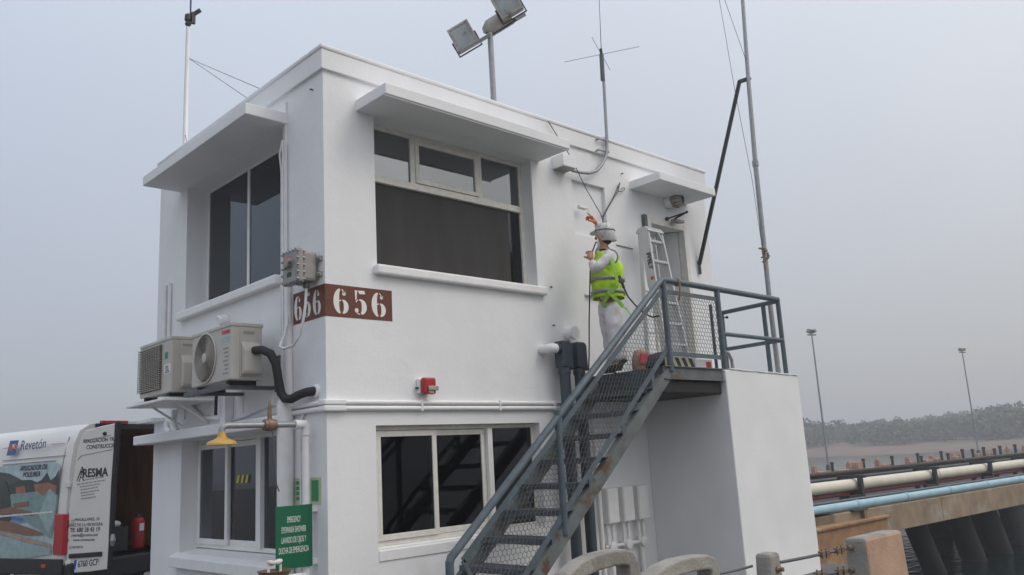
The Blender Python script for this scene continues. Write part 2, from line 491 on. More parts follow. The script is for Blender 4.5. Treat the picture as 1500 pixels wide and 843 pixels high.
# far shore: sand rising from the water to a wooded bank
def az(u):
    d = ray(u, 640); d.z = 0; return d.normalized()
shore = []
for i in range(41):
    u = 700 + i*48
    d = az(u)
    D = 205 - (u-1200)*0.06 + 4*math.sin(i*0.9) + 2.5*math.sin(i*2.3)
    shore.append((d, max(D, 100)))
mb = MB()
prof = [(-14, -3.9), (0, WATER_Z-0.02), (5, -1.35), (11, -0.8), (19, -0.2), (29, 0.35), (56, 1.1), (112, 3.1), (215, 7.4)]
for k, (d, D) in enumerate(shore):
    for j, (o, z) in enumerate(prof):
        jj = 0.22*math.sin(k*1.7+j*2.1)*(1 if j > 2 else 0)
        p = CAM_C + d*(D+o); mb.v.append(V((p.x, p.y, z+jj)))
np_ = len(prof)
for k in range(len(shore)-1):
    for j in range(np_-1):
        mb.f.append((k*np_+j, (k+1)*np_+j, (k+1)*np_+j+1, k*np_+j+1))
tag(build(mb, 'shore_terrain', 'sand', smooth=True), kind='structure')

# far wood: thousands of leaf clumps on trunks, reads as one mass
rnd = random.Random(11)
mb = MB()
def leaf_quads(mb, c, rx, rz, n, size):
    for _ in range(n):
        while True:
            q = V((rnd.uniform(-1, 1), rnd.uniform(-1, 1), rnd.uniform(-0.75, 1)))
            if 0.35 < q.length < 1.0: break
        p = c + V((q.x*rx, q.y*rx, q.z*rz))
        a = V((rnd.uniform(-1, 1), rnd.uniform(-1, 1), rnd.uniform(-0.4, 0.4))).normalized()*size*rnd.uniform(0.6, 1.3)
        b = V((rnd.uniform(-0.6, 0.6), rnd.uniform(-0.6, 0.6), rnd.uniform(0.2, 1))).normalized()*size*rnd.uniform(0.5, 1.1)
        mb.add([p-a-b, p+a-b*0.6, p+a*0.7+b, p-a*0.8+b*0.9], [(0, 1, 2, 3)])
trunks = MB()
for k in range(1000):
    i = rnd.uniform(0, 39.9); i0 = int(i); fr = i-i0
    d = (shore[i0][0]*(1-fr)+shore[i0+1][0]*fr).normalized(); D = shore[i0][1]*(1-fr)+shore[i0+1][1]*fr
    back = rnd.choice((rnd.uniform(20, 31), rnd.uniform(28, 56), rnd.uniform(50, 100), rnd.uniform(88, 190)))
    zb = 0.0 + back*0.010 + max(0, back-69)*0.024*(0.6+0.4*math.cos(i*0.5-1.4))
    p = CAM_C + d*(D+back)
    h = rnd.uniform(3.1, 5.6)*(1.08+0.20*math.sin(i*0.75+1.2)+0.12*math.cos(i*0.23)) + min(back, 62)*0.02
    rx = rnd.uniform(2.1, 3.7)
    trunks.tube([(p.x, p.y, zb-1), (p.x+rnd.uniform(-.3, .3), p.y, zb+h*0.6)], [0.18, 0.09], n=5)
    leaf_quads(mb, V((p.x, p.y, zb+h*0.50)), rx, h*0.55, 120, 0.47)
w_ = build(mb, 'forest', 'foliage', fix=False); tag(w_, 'misty dark green wood above the far sandy shore', 'forest', kind='stuff')
trunks.v = [p for p in trunks.v]
t_ = build(trunks, 'trunk', 'trunk', parent=w_); tag(t_, kind='stuff')

# abutment wall below the pier
mb = MB(); mb.box(6.9, 15.9, 2.02, 2.36, -5.3, -0.22)
mb.box(6.9, 15.95, 1.97, 2.355, -0.22, -0.15)
tag(build(mb, 'quay_wall', 'concrete_brown', bevel=0.02), 'brown stained concrete quay wall standing in the water under the pier end', 'wall')

# ================================================================== PIER
PO = V((13.0, 2.281, 0)); PD = V((0.9985, -0.0555, 0)); PN = V((0.0555, 0.9985, 0))
def pier(s, n, z): return PO + PD*s + PN*n + Z_*z
def onpier(u, v, n):
    q = onP(u, v, PO+PN*n, PN); return (q-PO).dot(PD), q.z
S0, S1 = -5.2, 150
pr = thing('pier', 'long concrete pier on piles running out over the water', 'pier', pier(10, 5, WATER_Z))
def seg(mb, s0, s1, n0, n1, z0, z1):
    c = pier((s0+s1)/2, (n0+n1)/2, (z0+z1)/2)
    return mb.obox(c, PD*((s1-s0)/2), PN*((n1-n0)/2), Z_*((z1-z0)/2))
mb = MB(); seg(mb, S0, S1, 0.35, 11.6, -0.35, 0.015)
build(mb, 'deck', 'asphalt', pr)
# fascia beams, each span its own piece with a joint
fs = MB(); seg(fs, 0.01, 5.99, 0.0, 0.34, -0.56, 0.03)
fp = build(fs, 'fascia_beam', 'pier_concrete', pr, bevel=0.015)
base0 = V((0, 0, 0))
for k in range(-1, 25):
    if k == 0: continue
    share(fp, 'fascia_beam', pr, PD*(6.0*k) if k >= 0 else PD*(-5.2))
# raked piles
def pile(s, n, ds, dn, r, m_):
    mb = MB(); mb.tube([pier(s, n, -0.35), pier(s+ds, n+dn, -6.5)], [r*0.8, r*0.85], n=14)
    return build(mb, 'pile', m_, pr, smooth=True)
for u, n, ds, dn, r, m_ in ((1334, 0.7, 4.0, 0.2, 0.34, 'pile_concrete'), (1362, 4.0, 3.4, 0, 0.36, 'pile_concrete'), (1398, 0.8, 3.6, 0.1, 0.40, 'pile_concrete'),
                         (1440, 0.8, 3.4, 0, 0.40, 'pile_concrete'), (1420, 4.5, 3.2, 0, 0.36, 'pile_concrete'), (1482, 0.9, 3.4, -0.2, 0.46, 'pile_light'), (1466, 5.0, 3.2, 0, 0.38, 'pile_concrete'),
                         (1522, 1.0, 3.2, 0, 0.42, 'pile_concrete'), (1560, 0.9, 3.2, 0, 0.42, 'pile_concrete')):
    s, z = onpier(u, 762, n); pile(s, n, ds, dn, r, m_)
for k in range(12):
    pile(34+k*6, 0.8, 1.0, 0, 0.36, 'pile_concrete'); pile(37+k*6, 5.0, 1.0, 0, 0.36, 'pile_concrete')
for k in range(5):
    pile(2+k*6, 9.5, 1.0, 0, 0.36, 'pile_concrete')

def long_pipe(name, m_, n, z, r, label, s0=S0, s1=S1, step=6.0, collars=0, cat='pipe'):
    mb = MB(); t = thing(name, label, cat, pier(s0, n, z-r))
    mb.tube([pier(s0, n, z), pier(s1, n, z)], r, n=16)
    build(mb, 'pipe_run', m_, t, smooth=True)
    if collars:
        c0 = MB(); c0.tube([pier(0, n, z), pier(0.12, n, z)], r*1.12, n=16)
        cp = build(c0, 'collar', m_, t, smooth=True)
        s = s0+collars
        cp.location = PD*s
        while s < min(s1, 60):
            s += collars; share(cp, 'collar', t, PD*s)
    return t
z = onpier(1192, 751, 0.15)[1]; print('blue z', z)
long_pipe('pier_pipe', 'pipe_sky', 0.15, 0.14, 0.095, 'pale blue pipe lying along the pier edge', collars=2.4)
zw = onpier(1195, 717, 1.3)[1]; print('white z', zw)
long_pipe('pier_pipe', 'pipe_cream', 1.3, zw, 0.145, 'thick cream pipe carried on black supports along the pier', collars=7.0)
zr = zw-0.20
long_pipe('pier_pipe', 'pipe_red', 1.40, zr, 0.065, 'dull red pipe running close under the cream pier pipe')
long_pipe('pier_pipe', 'galv', 1.45, 0.26, 0.06, 'thin grey pipe low beneath the cream pier pipe')
long_pipe('pier_pipe', 'galv_dark', 0.85, 0.17, 0.035, 'thin dark pipe between blue and cream pier pipes', collars=3.0)
long_pipe('pier_pipe', 'galv_dark', 0.62, 0.12, 0.03, 'thin dark pipe just behind the pale blue pier pipe')
# stacked dark pipes behind
zd = onpier(1195, 700, 2.4)[1]
st = thing('pipe_rack', 'rack of dark weathered pipes stacked along the pier behind the cream pipe', 'pipe rack', pier(0, 2.4, 0))
for k, (dn, dz, m_) in enumerate(((0, 0.055, 'timber_dark'), (0.05, -0.01, 'timber_dark'), (0.0, -0.085, 'galv_dark'), (0.25, 0.045, 'timber_dark'), (0.5, 0.03, 'concrete'))):
    mb = MB(); mb.tube([pier(S0, 2.4+dn, zd+dz), pier(S1, 2.4+dn, zd+dz)], 0.048, n=8); build(mb, 'pipe_run', m_, st, smooth=True)
for k in range(20):
    mb = MB(); mb.obox(pier(0, 2.5, zd/2-0.05), PD*0.04, PN*0.2, Z_*(zd/2-0.05)); o = build(mb, 'rack_post', 'black_metal', st); o.location = PD*(-4+5*k)
# black pipe supports
def support(u, label):
    s, _ = onpier(u, 718, 1.08)
    t = thing('pipe_support', label, 'support', pier(s, 1.2, 0), 'black pipe supports along the pier')
    mb = MB(); mb.obox(pier(s, 1.08, zw/2+0.09), PD*0.06, PN*0.05, Z_*(zw/2+0.09)); build(mb, 'post', 'black_metal', t)
    mb = MB(); mb.obox(pier(s, 1.62, zw/2+0.09), PD*0.06, PN*0.05, Z_*(zw/2+0.09)); build(mb, 'post', 'black_metal', t)
    mb = MB(); mb.obox(pier(s, 1.35, zw-0.19), PD*0.055, PN*0.22, Z_*0.04); build(mb, 'crossbar', 'black_metal', t)
    mb = MB(); mb.obox(pier(s, 1.30, zw+0.20), PD*0.05, PN*0.36, Z_*0.035); build(mb, 'crossbar', 'black_metal', t)
    mb = MB(); mb.obox(pier(s-0.65, 1.08, (zw-0.22)/2), PD*0.06, PN*0.05, Z_*((zw-0.22)/2)); build(mb, 'foot_block', 'black_metal', t)
    mb = MB(); mb.obox(pier(s-0.30, 1.08, zw-0.26), PD*0.30, PN*0.04, Z_*0.03); build(mb, 'brace', 'black_metal', t)
for u in (1262, 1373, 1456, 1517): support(u, 'black steel frame holding up the cream pier pipe')
# bracket on the fascia
s, zz = onpier(1262, 748, -0.03)
t = thing('pipe_bracket', 'rusty bracket hanging on the pier edge under the blue pipe', 'bracket', pier(s, 0, -0.1))
mb = MB(); mb.obox(pier(s-0.10, -0.02, 0.04), PD*0.30, PN*0.06, Z_*0.018); build(mb, 'plate', 'black_metal', t)
mb = MB(); mb.obox(pier(s+0.06, -0.05, -0.09), PD*0.06, PN*0.04, Z_*0.12); build(mb, 'drop_leg', 'brass', t)

# far edge: posts and orange blocks
NB = 10.3
for i, (u, v0, v1) in enumerate(((1218.4, 677, 695.5), (1264, 672, 686), (1306, 668, 680), (1343.5, 664, 676), (1349, 668, 680), (1378, 661, 672), (1388, 664, 675),
                  (1409, 658, 668), (1424, 658, 670), (1440, 655, 664), (1456, 657, 667), (1464, 653, 663), (1486, 651, 663))):
    s, zt = onpier(u, v0, NB); wpx = (PO+PD*s+PN*NB-CAM_C).dot(CF)/CAM_F
    mb = MB(); r = 2.1*wpx
    mb.lathe([(r, 0), (r*0.95, zt*0.82), (r*1.25, zt*0.83), (r*1.2, zt*0.99), (r*0.5, zt)], pier(s, NB, 0), n=10)
    tag(build(mb, 'mooring_post', 'timber_dark', smooth=True), 'dark round mooring post along the far pier edge', 'post', 'dark posts on the far pier edge')
for i, (u, v0, wp) in enumerate(((1191.5, 680, 7), (1242.6, 674, 7), (1284.5, 670, 7), (1328, 667, 6), (1363.5, 665, 6), (1394, 661, 5), (1405, 662, 5), (1474, 653, 4), (1498, 651, 4))):
    s, zt = onpier(u, v0, NB+0.4); k = (PO+PD*s+PN*NB-CAM_C).dot(CF)/CAM_F*wp*0.5
    t = thing('stone_post', 'orange stained stone post with knob top on the far pier edge', 'post', pier(s, NB+0.4, 0), 'orange stone posts on the far pier edge')
    mb = MB(); mb.obox(pier(s, NB+0.4, zt*0.38), PD*k, PN*k, Z_*zt*0.38); build(mb, 'shaft', 'orange_block', t, bevel=0.02)
    mb = MB(); mb.lathe([(k*0.7, zt*0.76), (k*0.95, zt*0.82), (k*0.5, zt*0.9), (k*0.25, zt)], pier(s, NB+0.4, 0), n=8); build(mb, 'knob', 'orange_block', t, smooth=True)
s, zt = onpier(1255, 677, NB+0.2)
mb = MB(); mb.obox(pier(s, NB+0.2, zt/2), PD*0.27, PN*0.2, Z_*zt/2)
tag(build(mb, 'stone_block', 'orange_block', bevel=0.03), 'wide plain orange stone block on the far pier edge', 'block')
for i, (ua, ub, v0) in enumerate(((1195, 1215, 691.5), (1224, 1240, 689), (1266, 1282, 686), (1290, 1303, 681), (1331, 1342, 677), (1352, 1361, 674), (1368, 1377, 672.5), (1396, 1404, 669), (1428, 1440, 665), (1444, 1454, 664))):
    sa, zt = onpier(ua, v0, NB+0.3); sb, _ = onpier(ub, v0, NB+0.3)
    mb = MB(); zt = max(zt, 0.12); mb.obox(pier((sa+sb)/2, NB+0.3, zt/2), PD*abs(sb-sa)/2, PN*0.16, Z_*zt/2)
    tag(build(mb, 'kerb_stone', 'orange_block', bevel=0.02), 'low orange kerb stone between posts on the far pier edge', 'kerb', 'orange kerb stones on the far pier edge')

# pier lamp posts
def lamp_post(ub, ut, vt, n, label):
    s, _ = onpier(ub, 680, n); p = pier(s, n, 0)
    q = onP(ut, vt, p, CF); h = q.z
    t = thing('lamp_post', label, 'lamp post', p, 'lamp posts along the pier')
    mb = MB(); mb.tube([p, p+Z_*(h*0.5), p+Z_*h], [0.052, 0.044, 0.034], n=8); build(mb, 'pole', 'galv', t, smooth=True)
    mb = MB(); mb.lathe([(0.16, 0), (0.16, 0.06), (0.1, 0.5)], p, n=10); build(mb, 'base', 'galv_dark', t, smooth=True)
    for sx in (-1, 1):
        c = p+Z_*(h+0.12)+CR*0.075*sx
        mb = MB(); a = (CR*0.9+Z_*0.35*sx).normalized(); b = Z_*0.95-CR*0.35*sx
        mb.obox(c, a*0.10, b.normalized()*0.085, PN*0.08); hd = build(mb, 'lamp_head', 'flood_body', t, bevel=0.02)
        mb = MB(); mb.obox(c-PN*0.085, a*0.075, b.normalized()*0.06, PN*0.008); build(mb, 'lens', 'flood_glass', hd)
    mb = MB(); mb.tube([p+Z_*(h-0.05)-CR*0.2, p+Z_*(h-0.05)+CR*0.2], 0.03, n=6); build(mb, 'crossarm', 'galv_dark', t)
lamp_post(1213, 1190, 484, 10.9, 'tall thin lamp post with twin floodlights beside the white landing block')
lamp_post(1436, 1415, 512, 12.0, 'tall thin lamp post with twin floodlights farther out, before the sandy shore')

# ================================================================== BUILDING
BX, BY, ZR = 6.52, 4.07, 5.64        # plan size, underside of the cap
bd = thing('control_building', 'white two storey control building with flat roof and window canopies', 'building', (BX/2, BY/2, 0))
UW = (0.586, 2.836, 3.54, 5.10)      # upper front window
GW = (0.529, 2.72, 0.846, 1.972)     # ground front window
DR = (5.10, 5.87, 2.49, 4.66)        # door
LW = (0.80, 3.20, 3.545, 5.105)      # upper window on the left wall (Y range)
GL = (0.80, 3.215, 0.735, 2.0)       # ground window on the left wall
N1 = (3.555, 4.19, 4.28, 5.0)        # blind niche being painted
N2 = (3.64, 4.02, 2.50, 3.525)       # lower niche
z0 = -0.05
fr = [(a, b, c-z0, d-z0) for a, b, c, d in (UW, GW, DR)]
fr = [(*fr[0], 0.26), (*fr[1], 0.26), (*fr[2], 0.26), (N1[0], N1[1], N1[2]-z0, N1[3]-z0, 0.05, True), (N2[0], N2[1], N2[2]-z0, N2[3]-z0, 0.05, True)]
mb = MB(); wall_sheet(mb, (0, 0, z0), X_, Z_, -Y_, BX, ZR-z0, fr, 0.26)
build(mb, 'wall', 'plaster', bd, fix=False)
lf = [(BY-h[1], BY-h[0], h[2]-z0, h[3]-z0, 0.30) for h in (LW, GL)]
mb = MB(); wall_sheet(mb, (0, BY, z0), -Y_, Z_, -X_, BY, ZR-z0, lf, 0.30)
build(mb, 'wall', 'plaster', bd, fix=False)
mb = MB(); mb.add([(BX, 0, z0), (BX, BY, z0), (BX, BY, ZR), (BX, 0, ZR)], [(0, 1, 2, 3)]); build(mb, 'wall', 'plaster', bd, fix=False)
mb = MB(); mb.add([(BX, BY, z0), (0, BY, z0), (0, BY, ZR), (BX, BY, ZR)], [(0, 1, 2, 3)]); build(mb, 'wall', 'plaster', bd, fix=False)
# inner lining, floors and ceiling so that the rooms are dark
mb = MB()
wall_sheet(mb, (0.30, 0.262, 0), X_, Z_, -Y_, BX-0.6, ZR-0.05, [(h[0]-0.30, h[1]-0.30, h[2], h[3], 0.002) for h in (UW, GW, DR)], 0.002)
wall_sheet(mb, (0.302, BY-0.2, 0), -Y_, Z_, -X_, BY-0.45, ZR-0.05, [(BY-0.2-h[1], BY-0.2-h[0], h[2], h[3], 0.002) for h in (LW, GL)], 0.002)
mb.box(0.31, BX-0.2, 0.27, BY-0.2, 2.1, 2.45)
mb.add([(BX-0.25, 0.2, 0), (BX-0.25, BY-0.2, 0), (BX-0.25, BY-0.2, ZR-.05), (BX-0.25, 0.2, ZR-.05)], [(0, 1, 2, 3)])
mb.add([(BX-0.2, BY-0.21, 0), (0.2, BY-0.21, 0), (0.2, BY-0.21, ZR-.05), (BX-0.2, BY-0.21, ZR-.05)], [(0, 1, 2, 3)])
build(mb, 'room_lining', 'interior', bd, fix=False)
# roof: slab, projecting parapet band, thin cap
mb = MB(); mb.box(0.02, BX-0.02, 0.02, BY-0.02, 5.40, 5.60); rf = build(mb, 'roof', 'plaster', bd)
def frame_ring(mb, o, t, z0, z1):
    mb.box(-o, BX+o, -o, t, z0, z1); mb.box(-o, BX+o, BY-t, BY+o, z0, z1)
    mb.box(-o, t, t, BY-t, z0, z1); mb.box(BX-t, BX+o, t, BY-t, z0, z1)
mb = MB(); frame_ring(mb, 0.032, 0.20, 5.445, 5.652); build(mb, 'parapet', 'plaster', rf, bevel=0.006)
mb = MB(); frame_ring(mb, 0.046, 0.22, 5.652, 5.705); build(mb, 'coping', 'plaster', rf, bevel=0.018)
# canopies
mb = MB(); mb.box(0.375, 2.985, -0.52, 0.01, 5.106, 5.222); build(mb, 'canopy', 'plaster', bd, bevel=0.008)
mb = MB(); mb.box(0.385, 2.975, -0.505, -0.485, 5.092, 5.107); build(mb, 'drip_edge', 'plaster', bd)
mb = MB(); mb.box(-0.468, 0.01, 0.69, 3.42, 5.108, 5.228); build(mb, 'canopy', 'plaster', bd, bevel=0.008)
mb = MB(); mb.box(4.74, 6.04, -0.50, 0.01, 5.082, 5.195); build(mb, 'canopy', 'plaster', bd, bevel=0.008)
mb = MB(); mb.box(-0.243, 0.01, 0.60, 4.095, 2.003, 2.112); build(mb, 'canopy', 'plaster', bd, bevel=0.012)
# sills
mb = MB(); mb.box(0.545, 2.93, -0.075, 0.262, 3.437, 3.537); build(mb, 'window_sill', 'white_paint', bd, bevel=0.02)
mb = MB(); mb.box(-0.075, 0.302, 0.84, 3.31, 3.437, 3.542); build(mb, 'window_sill', 'white_paint', bd, bevel=0.02)
mb = MB(); mb.prism([(-0.012, 0.735), (0.2, 0.735), (0.2, 0.858), (0.10, 0.858), (-0.012, 0.83)], (0.531, 0, 0), Y_, Z_, X_*2.187); build(mb, 'window_sill', 'white_paint', bd, bevel=0.006)
mb = MB(); mb.prism([(-0.09, 0.60), (-0.002, 0.60), (-0.002, 0.73), (0.29, 0.737), (0.29, 0.79), (0.0, 0.75), (-0.09, 0.712)], (0, 0.80, 0), X_, Z_, Y_*2.50); build(mb, 'window_sill', 'white_paint', bd, bevel=0.006)

def pane(parent, p0, ux, uy, w, h, nrm, m_='glass', name='pane'):
    mb = MB(); mb.obox(p0+ux*w/2+uy*h/2, ux*(w/2), uy*(h/2), nrm*0.003); return build(mb, name, m_, parent)
def frame_bars(mb, p0, ux, uy, w, h, t, d, nrm):
    """four bars of width t, depth d round a w x h opening, outer face at p0 plane"""
    c = nrm*(-d/2)
    mb.obox(p0+ux*w/2+uy*t/2+c, ux*(w/2), uy*(t/2), nrm*(d/2)); mb.obox(p0+ux*w/2+uy*(h-t/2)+c, ux*(w/2), uy*(t/2), nrm*(d/2))
    mb.obox(p0+ux*t/2+uy*h/2+c, ux*(t/2), uy*(h/2-t), nrm*(d/2)); mb.obox(p0+ux*(w-t/2)+uy*h/2+c, ux*(t/2), uy*(h/2-t), nrm*(d/2))

# upper front window
yw = 0.17
w1 = MB(); frame_bars(w1, V((UW[0], yw, UW[2])), X_, Z_, UW[1]-UW[0], UW[3]-UW[2], 0.05, 0.06, -Y_)
win = build(w1, 'window', 'frame_cream', bd, bevel=0.004)
tz0, tz1 = 4.47, 4.545
mb = MB(); mb.box(UW[0]+.05, UW[1]-.05, yw-0.012, yw+0.05, tz0, tz1); build(mb, 'transom', 'frame_cream', win, bevel=0.004)
for xa, xb in ((1.165, 1.225), (2.135, 2.185)):
    mb = MB(); mb.box(xa, xb, yw-0.004, yw+0.05, tz1, UW[3]-.05); build(mb, 'mullion', 'frame_cream', win)
mb = MB(); frame_bars(mb, V((1.228, yw-0.016, tz1+0.008)), X_, Z_, 0.90, UW[3]-.05-tz1-0.014, 0.05, 0.04, -Y_)
sash = build(mb, 'sash', 'frame_cream', win, bevel=0.005)
pane(win, V((UW[0]+.05, yw+.02, tz1)), X_, Z_, 1.165-UW[0]-.05, UW[3]-.05-tz1, -Y_, 'glass_mirror')
pane(win, V((1.27, yw+.01, tz1+.05)), X_, Z_, 0.82, UW[3]-.05-tz1-.09, -Y_, 'glass_mirror')
pane(win, V((2.185, yw+.02, tz1)), X_, Z_, UW[1]-.05-2.185, UW[3]-.05-tz1, -Y_, 'glass_mirror')
pane(win, V((UW[0]+.05, yw+.03, UW[2]+.05)), X_, Z_, 2.60-UW[0]-.05, tz0-UW[2]-.05, -Y_, 'film_grey')
pane(win, V((2.60, yw+.032, UW[2]+.05)), X_, Z_, UW[1]-2.60-.05, tz0-UW[2]-.05, -Y_, 'glass_dark')

# ground front window: two sliding sashes and a fixed light
yw = 0.09
w1 = MB(); frame_bars(w1, V((GW[0], yw, GW[2]+.012)), X_, Z_, GW[1]-GW[0], GW[3]-GW[2]-.012, 0.045, 0.07, -Y_)
win = build(w1, 'window', 'frame_cream', bd, bevel=0.004)
for k, (xa, xb, yy) in enumerate(((0.575, 1.305, yw-0.022), (1.255, 1.985, yw+0.012))):
    mb = MB(); frame_bars(mb, V((xa, yy, GW[2]+.06)), X_, Z_, xb-xa, GW[3]-GW[2]-.11, 0.055, 0.03, -Y_)
    s_ = build(mb, 'sash', 'frame_cream', win, bevel=0.004)
    pane(s_, V((xa+.05, yy+.015, GW[2]+.11)), X_, Z_, xb-xa-.1, GW[3]-GW[2]-.21, -Y_, 'glass_dark')
mb = MB(); mb.box(1.99, 2.055, yw-0.03, yw+0.04, GW[2]+.057, GW[3]-.045); build(mb, 'mullion', 'frame_white', win)
pane(win, V((2.055, yw+.02, GW[2]+.057)), X_, Z_, GW[1]-2.055-.045, GW[3]-GW[2]-.10, -Y_, 'glass_dark')

# upper window on the left wall
xw = 0.272
w1 = MB(); frame_bars(w1, V((xw, LW[1], LW[2])), -Y_, Z_, LW[1]-LW[0], LW[3]-LW[2], 0.025, 0.025, -X_)
win = build(w1, 'window', 'frame_white', bd)
mb = MB(); mb.box(xw-.004, xw+0.03, 2.085, 2.135, LW[2]+.025, LW[3]-.025); build(mb, 'mullion', 'frame_white', win)
pane(win, V((xw+.012, LW[1]-.025, LW[2]+.025)), -Y_, Z_, LW[1]-2.135-.025, LW[3]-LW[2]-.05, -X_)
pane(win, V((xw+.012, 2.085, LW[2]+.025)), -Y_, Z_, 2.085-LW[0]-.025, LW[3]-LW[2]-.05, -X_)

# ground window on the left wall
xw = 0.2
w1 = MB(); frame_bars(w1, V((xw, GL[1], GL[2]+.055)), -Y_, Z_, GL[1]-GL[0], GL[3]-GL[2]-.055, 0.045, 0.07, -X_)
win = build(w1, 'window', 'frame_white', bd, bevel=0.004)
for k, (ya, yb, xx) in enumerate(((3.17, 2.39, xw-0.022), (2.46, 1.72, xw+0.012))):
    mb = MB(); frame_bars(mb, V((xx, ya, GL[2]+.10)), -Y_, Z_, ya-yb, GL[3]-GL[2]-.15, 0.06, 0.03, -X_)
    s_ = build(mb, 'sash', 'frame_white', win, bevel=0.004)
    pane(s_, V((xx+.015, ya-.055, GL[2]+.15)), -Y_, Z_, ya-yb-.11, GL[3]-GL[2]-.26, -X_)
mb = MB(); mb.box(xw-0.03, xw+0.04, 1.60, 1.70, GL[2]+.10, GL[3]-.045); build(mb, 'mullion', 'frame_white', win)
pane(win, V((xw+.02, 1.60, GL[2]+.10)), -Y_, Z_, 1.60-GL[0]-.045, GL[3]-GL[2]-.145, -X_)
# hazard tape strip on the second pane
q = onX(346, 702, xw+0.02)
tp = thing('hazard_tape', 'short yellow and black hazard tape stuck on a ground floor window pane', 'tape', (q.x, q.y, q.z))
for k in range(6):
    mb = MB(); yy = q.y - k*0.052
    mb.prism([(0, 0), (0.052, 0), (0.082, 0.085), (0.03, 0.085)], (xw+0.0225, yy, q.z-0.045), -Y_, Z_, -X_*0.0015)
    build(mb, 'stripe', 'hazard_yellow' if k % 2 == 0 else 'ink', tp)

# door: frame, leaf swung inwards
mb = MB()
mb.box(DR[0]-0.085, DR[0]+0.006, -0.03, 0.10, DR[2]+0.01, DR[3]+0.08); mb.box(DR[1]-0.006, DR[1]+0.075, -0.03, 0.10, DR[2]+0.01, DR[3]+0.08); mb.box(DR[0]+0.006, DR[1]-0.006, -0.029, 0.099, DR[3]-0.006, DR[3]+0.079)
dr = build(mb, 'door', 'frame_cream', bd, bevel=0.008)
hx, hy = DR[1]-0.035, 0.07
d = V((-math.cos(R(58)), math.sin(R(58)), 0)); nn = V((math.sin(R(58)), math.cos(R(58)), 0))
mb = MB(); mb.obox(V((hx, hy, (DR[2]+DR[3])/2+0.01))+d*0.37, d*0.37, nn*0.02, Z_*((DR[3]-DR[2])/2-0.02)); leaf = build(mb, 'leaf', 'door_grey', dr)
mb = MB(); mb.tube([V((hx, hy, 3.5))+d*0.66-nn*0.02, V((hx, hy, 3.5))+d*0.66-nn*0.07, V((hx, hy, 3.5))+d*0.56-nn*0.07], 0.012); build(mb, 'handle', 'galv', leaf)
mb = MB(); a = onY(943, 316, -0.02); b = onY(944.5, 336, -0.02); mb.box(a.x-0.03, a.x+0.035, -0.05, 0.0, b.z-.02, a.z+.01); build(mb, 'door_stop', 'galv_dark', bd)

# painted number band wrapping the corner, stencilled 656 twice
mb = MB(); zb0, zb1 = 2.985, 3.292
mb.prism([(-0.003, 0.59), (-0.003, -0.003), (0.752, -0.003), (0.752, 0.001), (0.001, 0.001), (0.001, 0.59)], (0, 0, zb0), X_, Y_, Z_*(zb1-zb0))
pn = build(mb, 'number_band', 'brown_paint', bd)
def stroke(mb, pts, ws, org, ux, uy, th):
    """ribbon of varying width along pts (2D), extruded by th"""
    L = []; Rr = []
    n = len(pts)
    for i in range(n):
        a = pts[max(i-1, 0)]; b = pts[min(i+1, n-1)]
        dx, dy = b[0]-a[0], b[1]-a[1]; l = math.hypot(dx, dy) or 1
        nx, ny = -dy/l, dx/l; w = ws[i]/2
        L.append((pts[i][0]+nx*w, pts[i][1]+ny*w)); Rr.append((pts[i][0]-nx*w, pts[i][1]-ny*w))
    for i in range(n-1):
        mb.prism([L[i], L[i+1], Rr[i+1], Rr[i]], org, ux, uy, th)
def arc(cx, cy, rx, ry, a0, a1, wmin, wmax, n=14):
    """ellipse arc; stroke is thick at the sides and thin at top and bottom"""
    P, Ws = [], []
    for i in range(n+1):
        a = R(a0+(a1-a0)*i/n)
        P.append((cx+rx*math.cos(a), cy+ry*math.sin(a))); Ws.append(wmin+(wmax-wmin)*abs(math.cos(a))**1.4)
    return P, Ws
def six(org, ux, uy, s, th):
    mb = MB()
    for a0, a1 in ((100, 262),):            # long left stem
        stroke(mb, *arc(0.36, 0.5, 0.20, 0.46, a0, a1, 0.045, 0.25), org, ux*s, uy*s, th)
    stroke(mb, *arc(0.40, 0.29, 0.19, 0.25, -78, 80, 0.04, 0.21), org, ux*s, uy*s, th)   # right of the bowl
    stroke(mb, *arc(0.40, 0.29, 0.19, 0.25, 96, 124, 0.03, 0.08, 4), org, ux*s, uy*s, th)
    stroke(mb, *arc(0.36, 0.5, 0.20, 0.46, 40, 80, 0.03, 0.06, 5), org, ux*s, uy*s, th)
    mb.prism([(0.50+0.075*math.cos(t*math.pi/5), 0.80+0.085*math.sin(t*math.pi/5)) for t in range(10)], org, ux*s, uy*s, th)
    return mb
def five(org, ux, uy, s, th):
    mb = MB()
    mb.prism([(0.13, 0.98), (0.24, 0.98), (0.20, 0.60), (0.15, 0.60)], org, ux*s, uy*s, th)
    mb.prism([(0.26, 0.97), (0.56, 0.99), (0.60, 0.86), (0.34, 0.84)], org, ux*s, uy*s, th)
    stroke(mb, *arc(0.33, 0.34, 0.22, 0.28, -70, 92, 0.045, 0.23), org, ux*s, uy*s, th)
    stroke(mb, *arc(0.33, 0.34, 0.20, 0.28, 105, 140, 0.03, 0.06, 4), org, ux*s, uy*s, th)
    stroke(mb, *arc(0.33, 0.34, 0.22, 0.28, -125, -84, 0.03, 0.05, 4), org, ux*s, uy*s, th)
    mb.prism([(0.20+0.085*math.cos(t*math.pi/5), 0.20+0.09*math.sin(t*math.pi/5)) for t in range(10)], org, ux*s, uy*s, th)
    return mb
for k, gl in enumerate((six, five, six)):
    build(gl(V((0.075+k*0.213, -0.0035, zb0+0.028)), X_, Z_, 0.25, -Y_*0.001), 'numeral', 'numeral_white', pn)
    build(gl(V((-0.0035, 0.575-k*0.175, zb0+0.028)), -Y_*0.86, Z_, 0.25, -X_*0.001), 'numeral', 'numeral_white', pn)

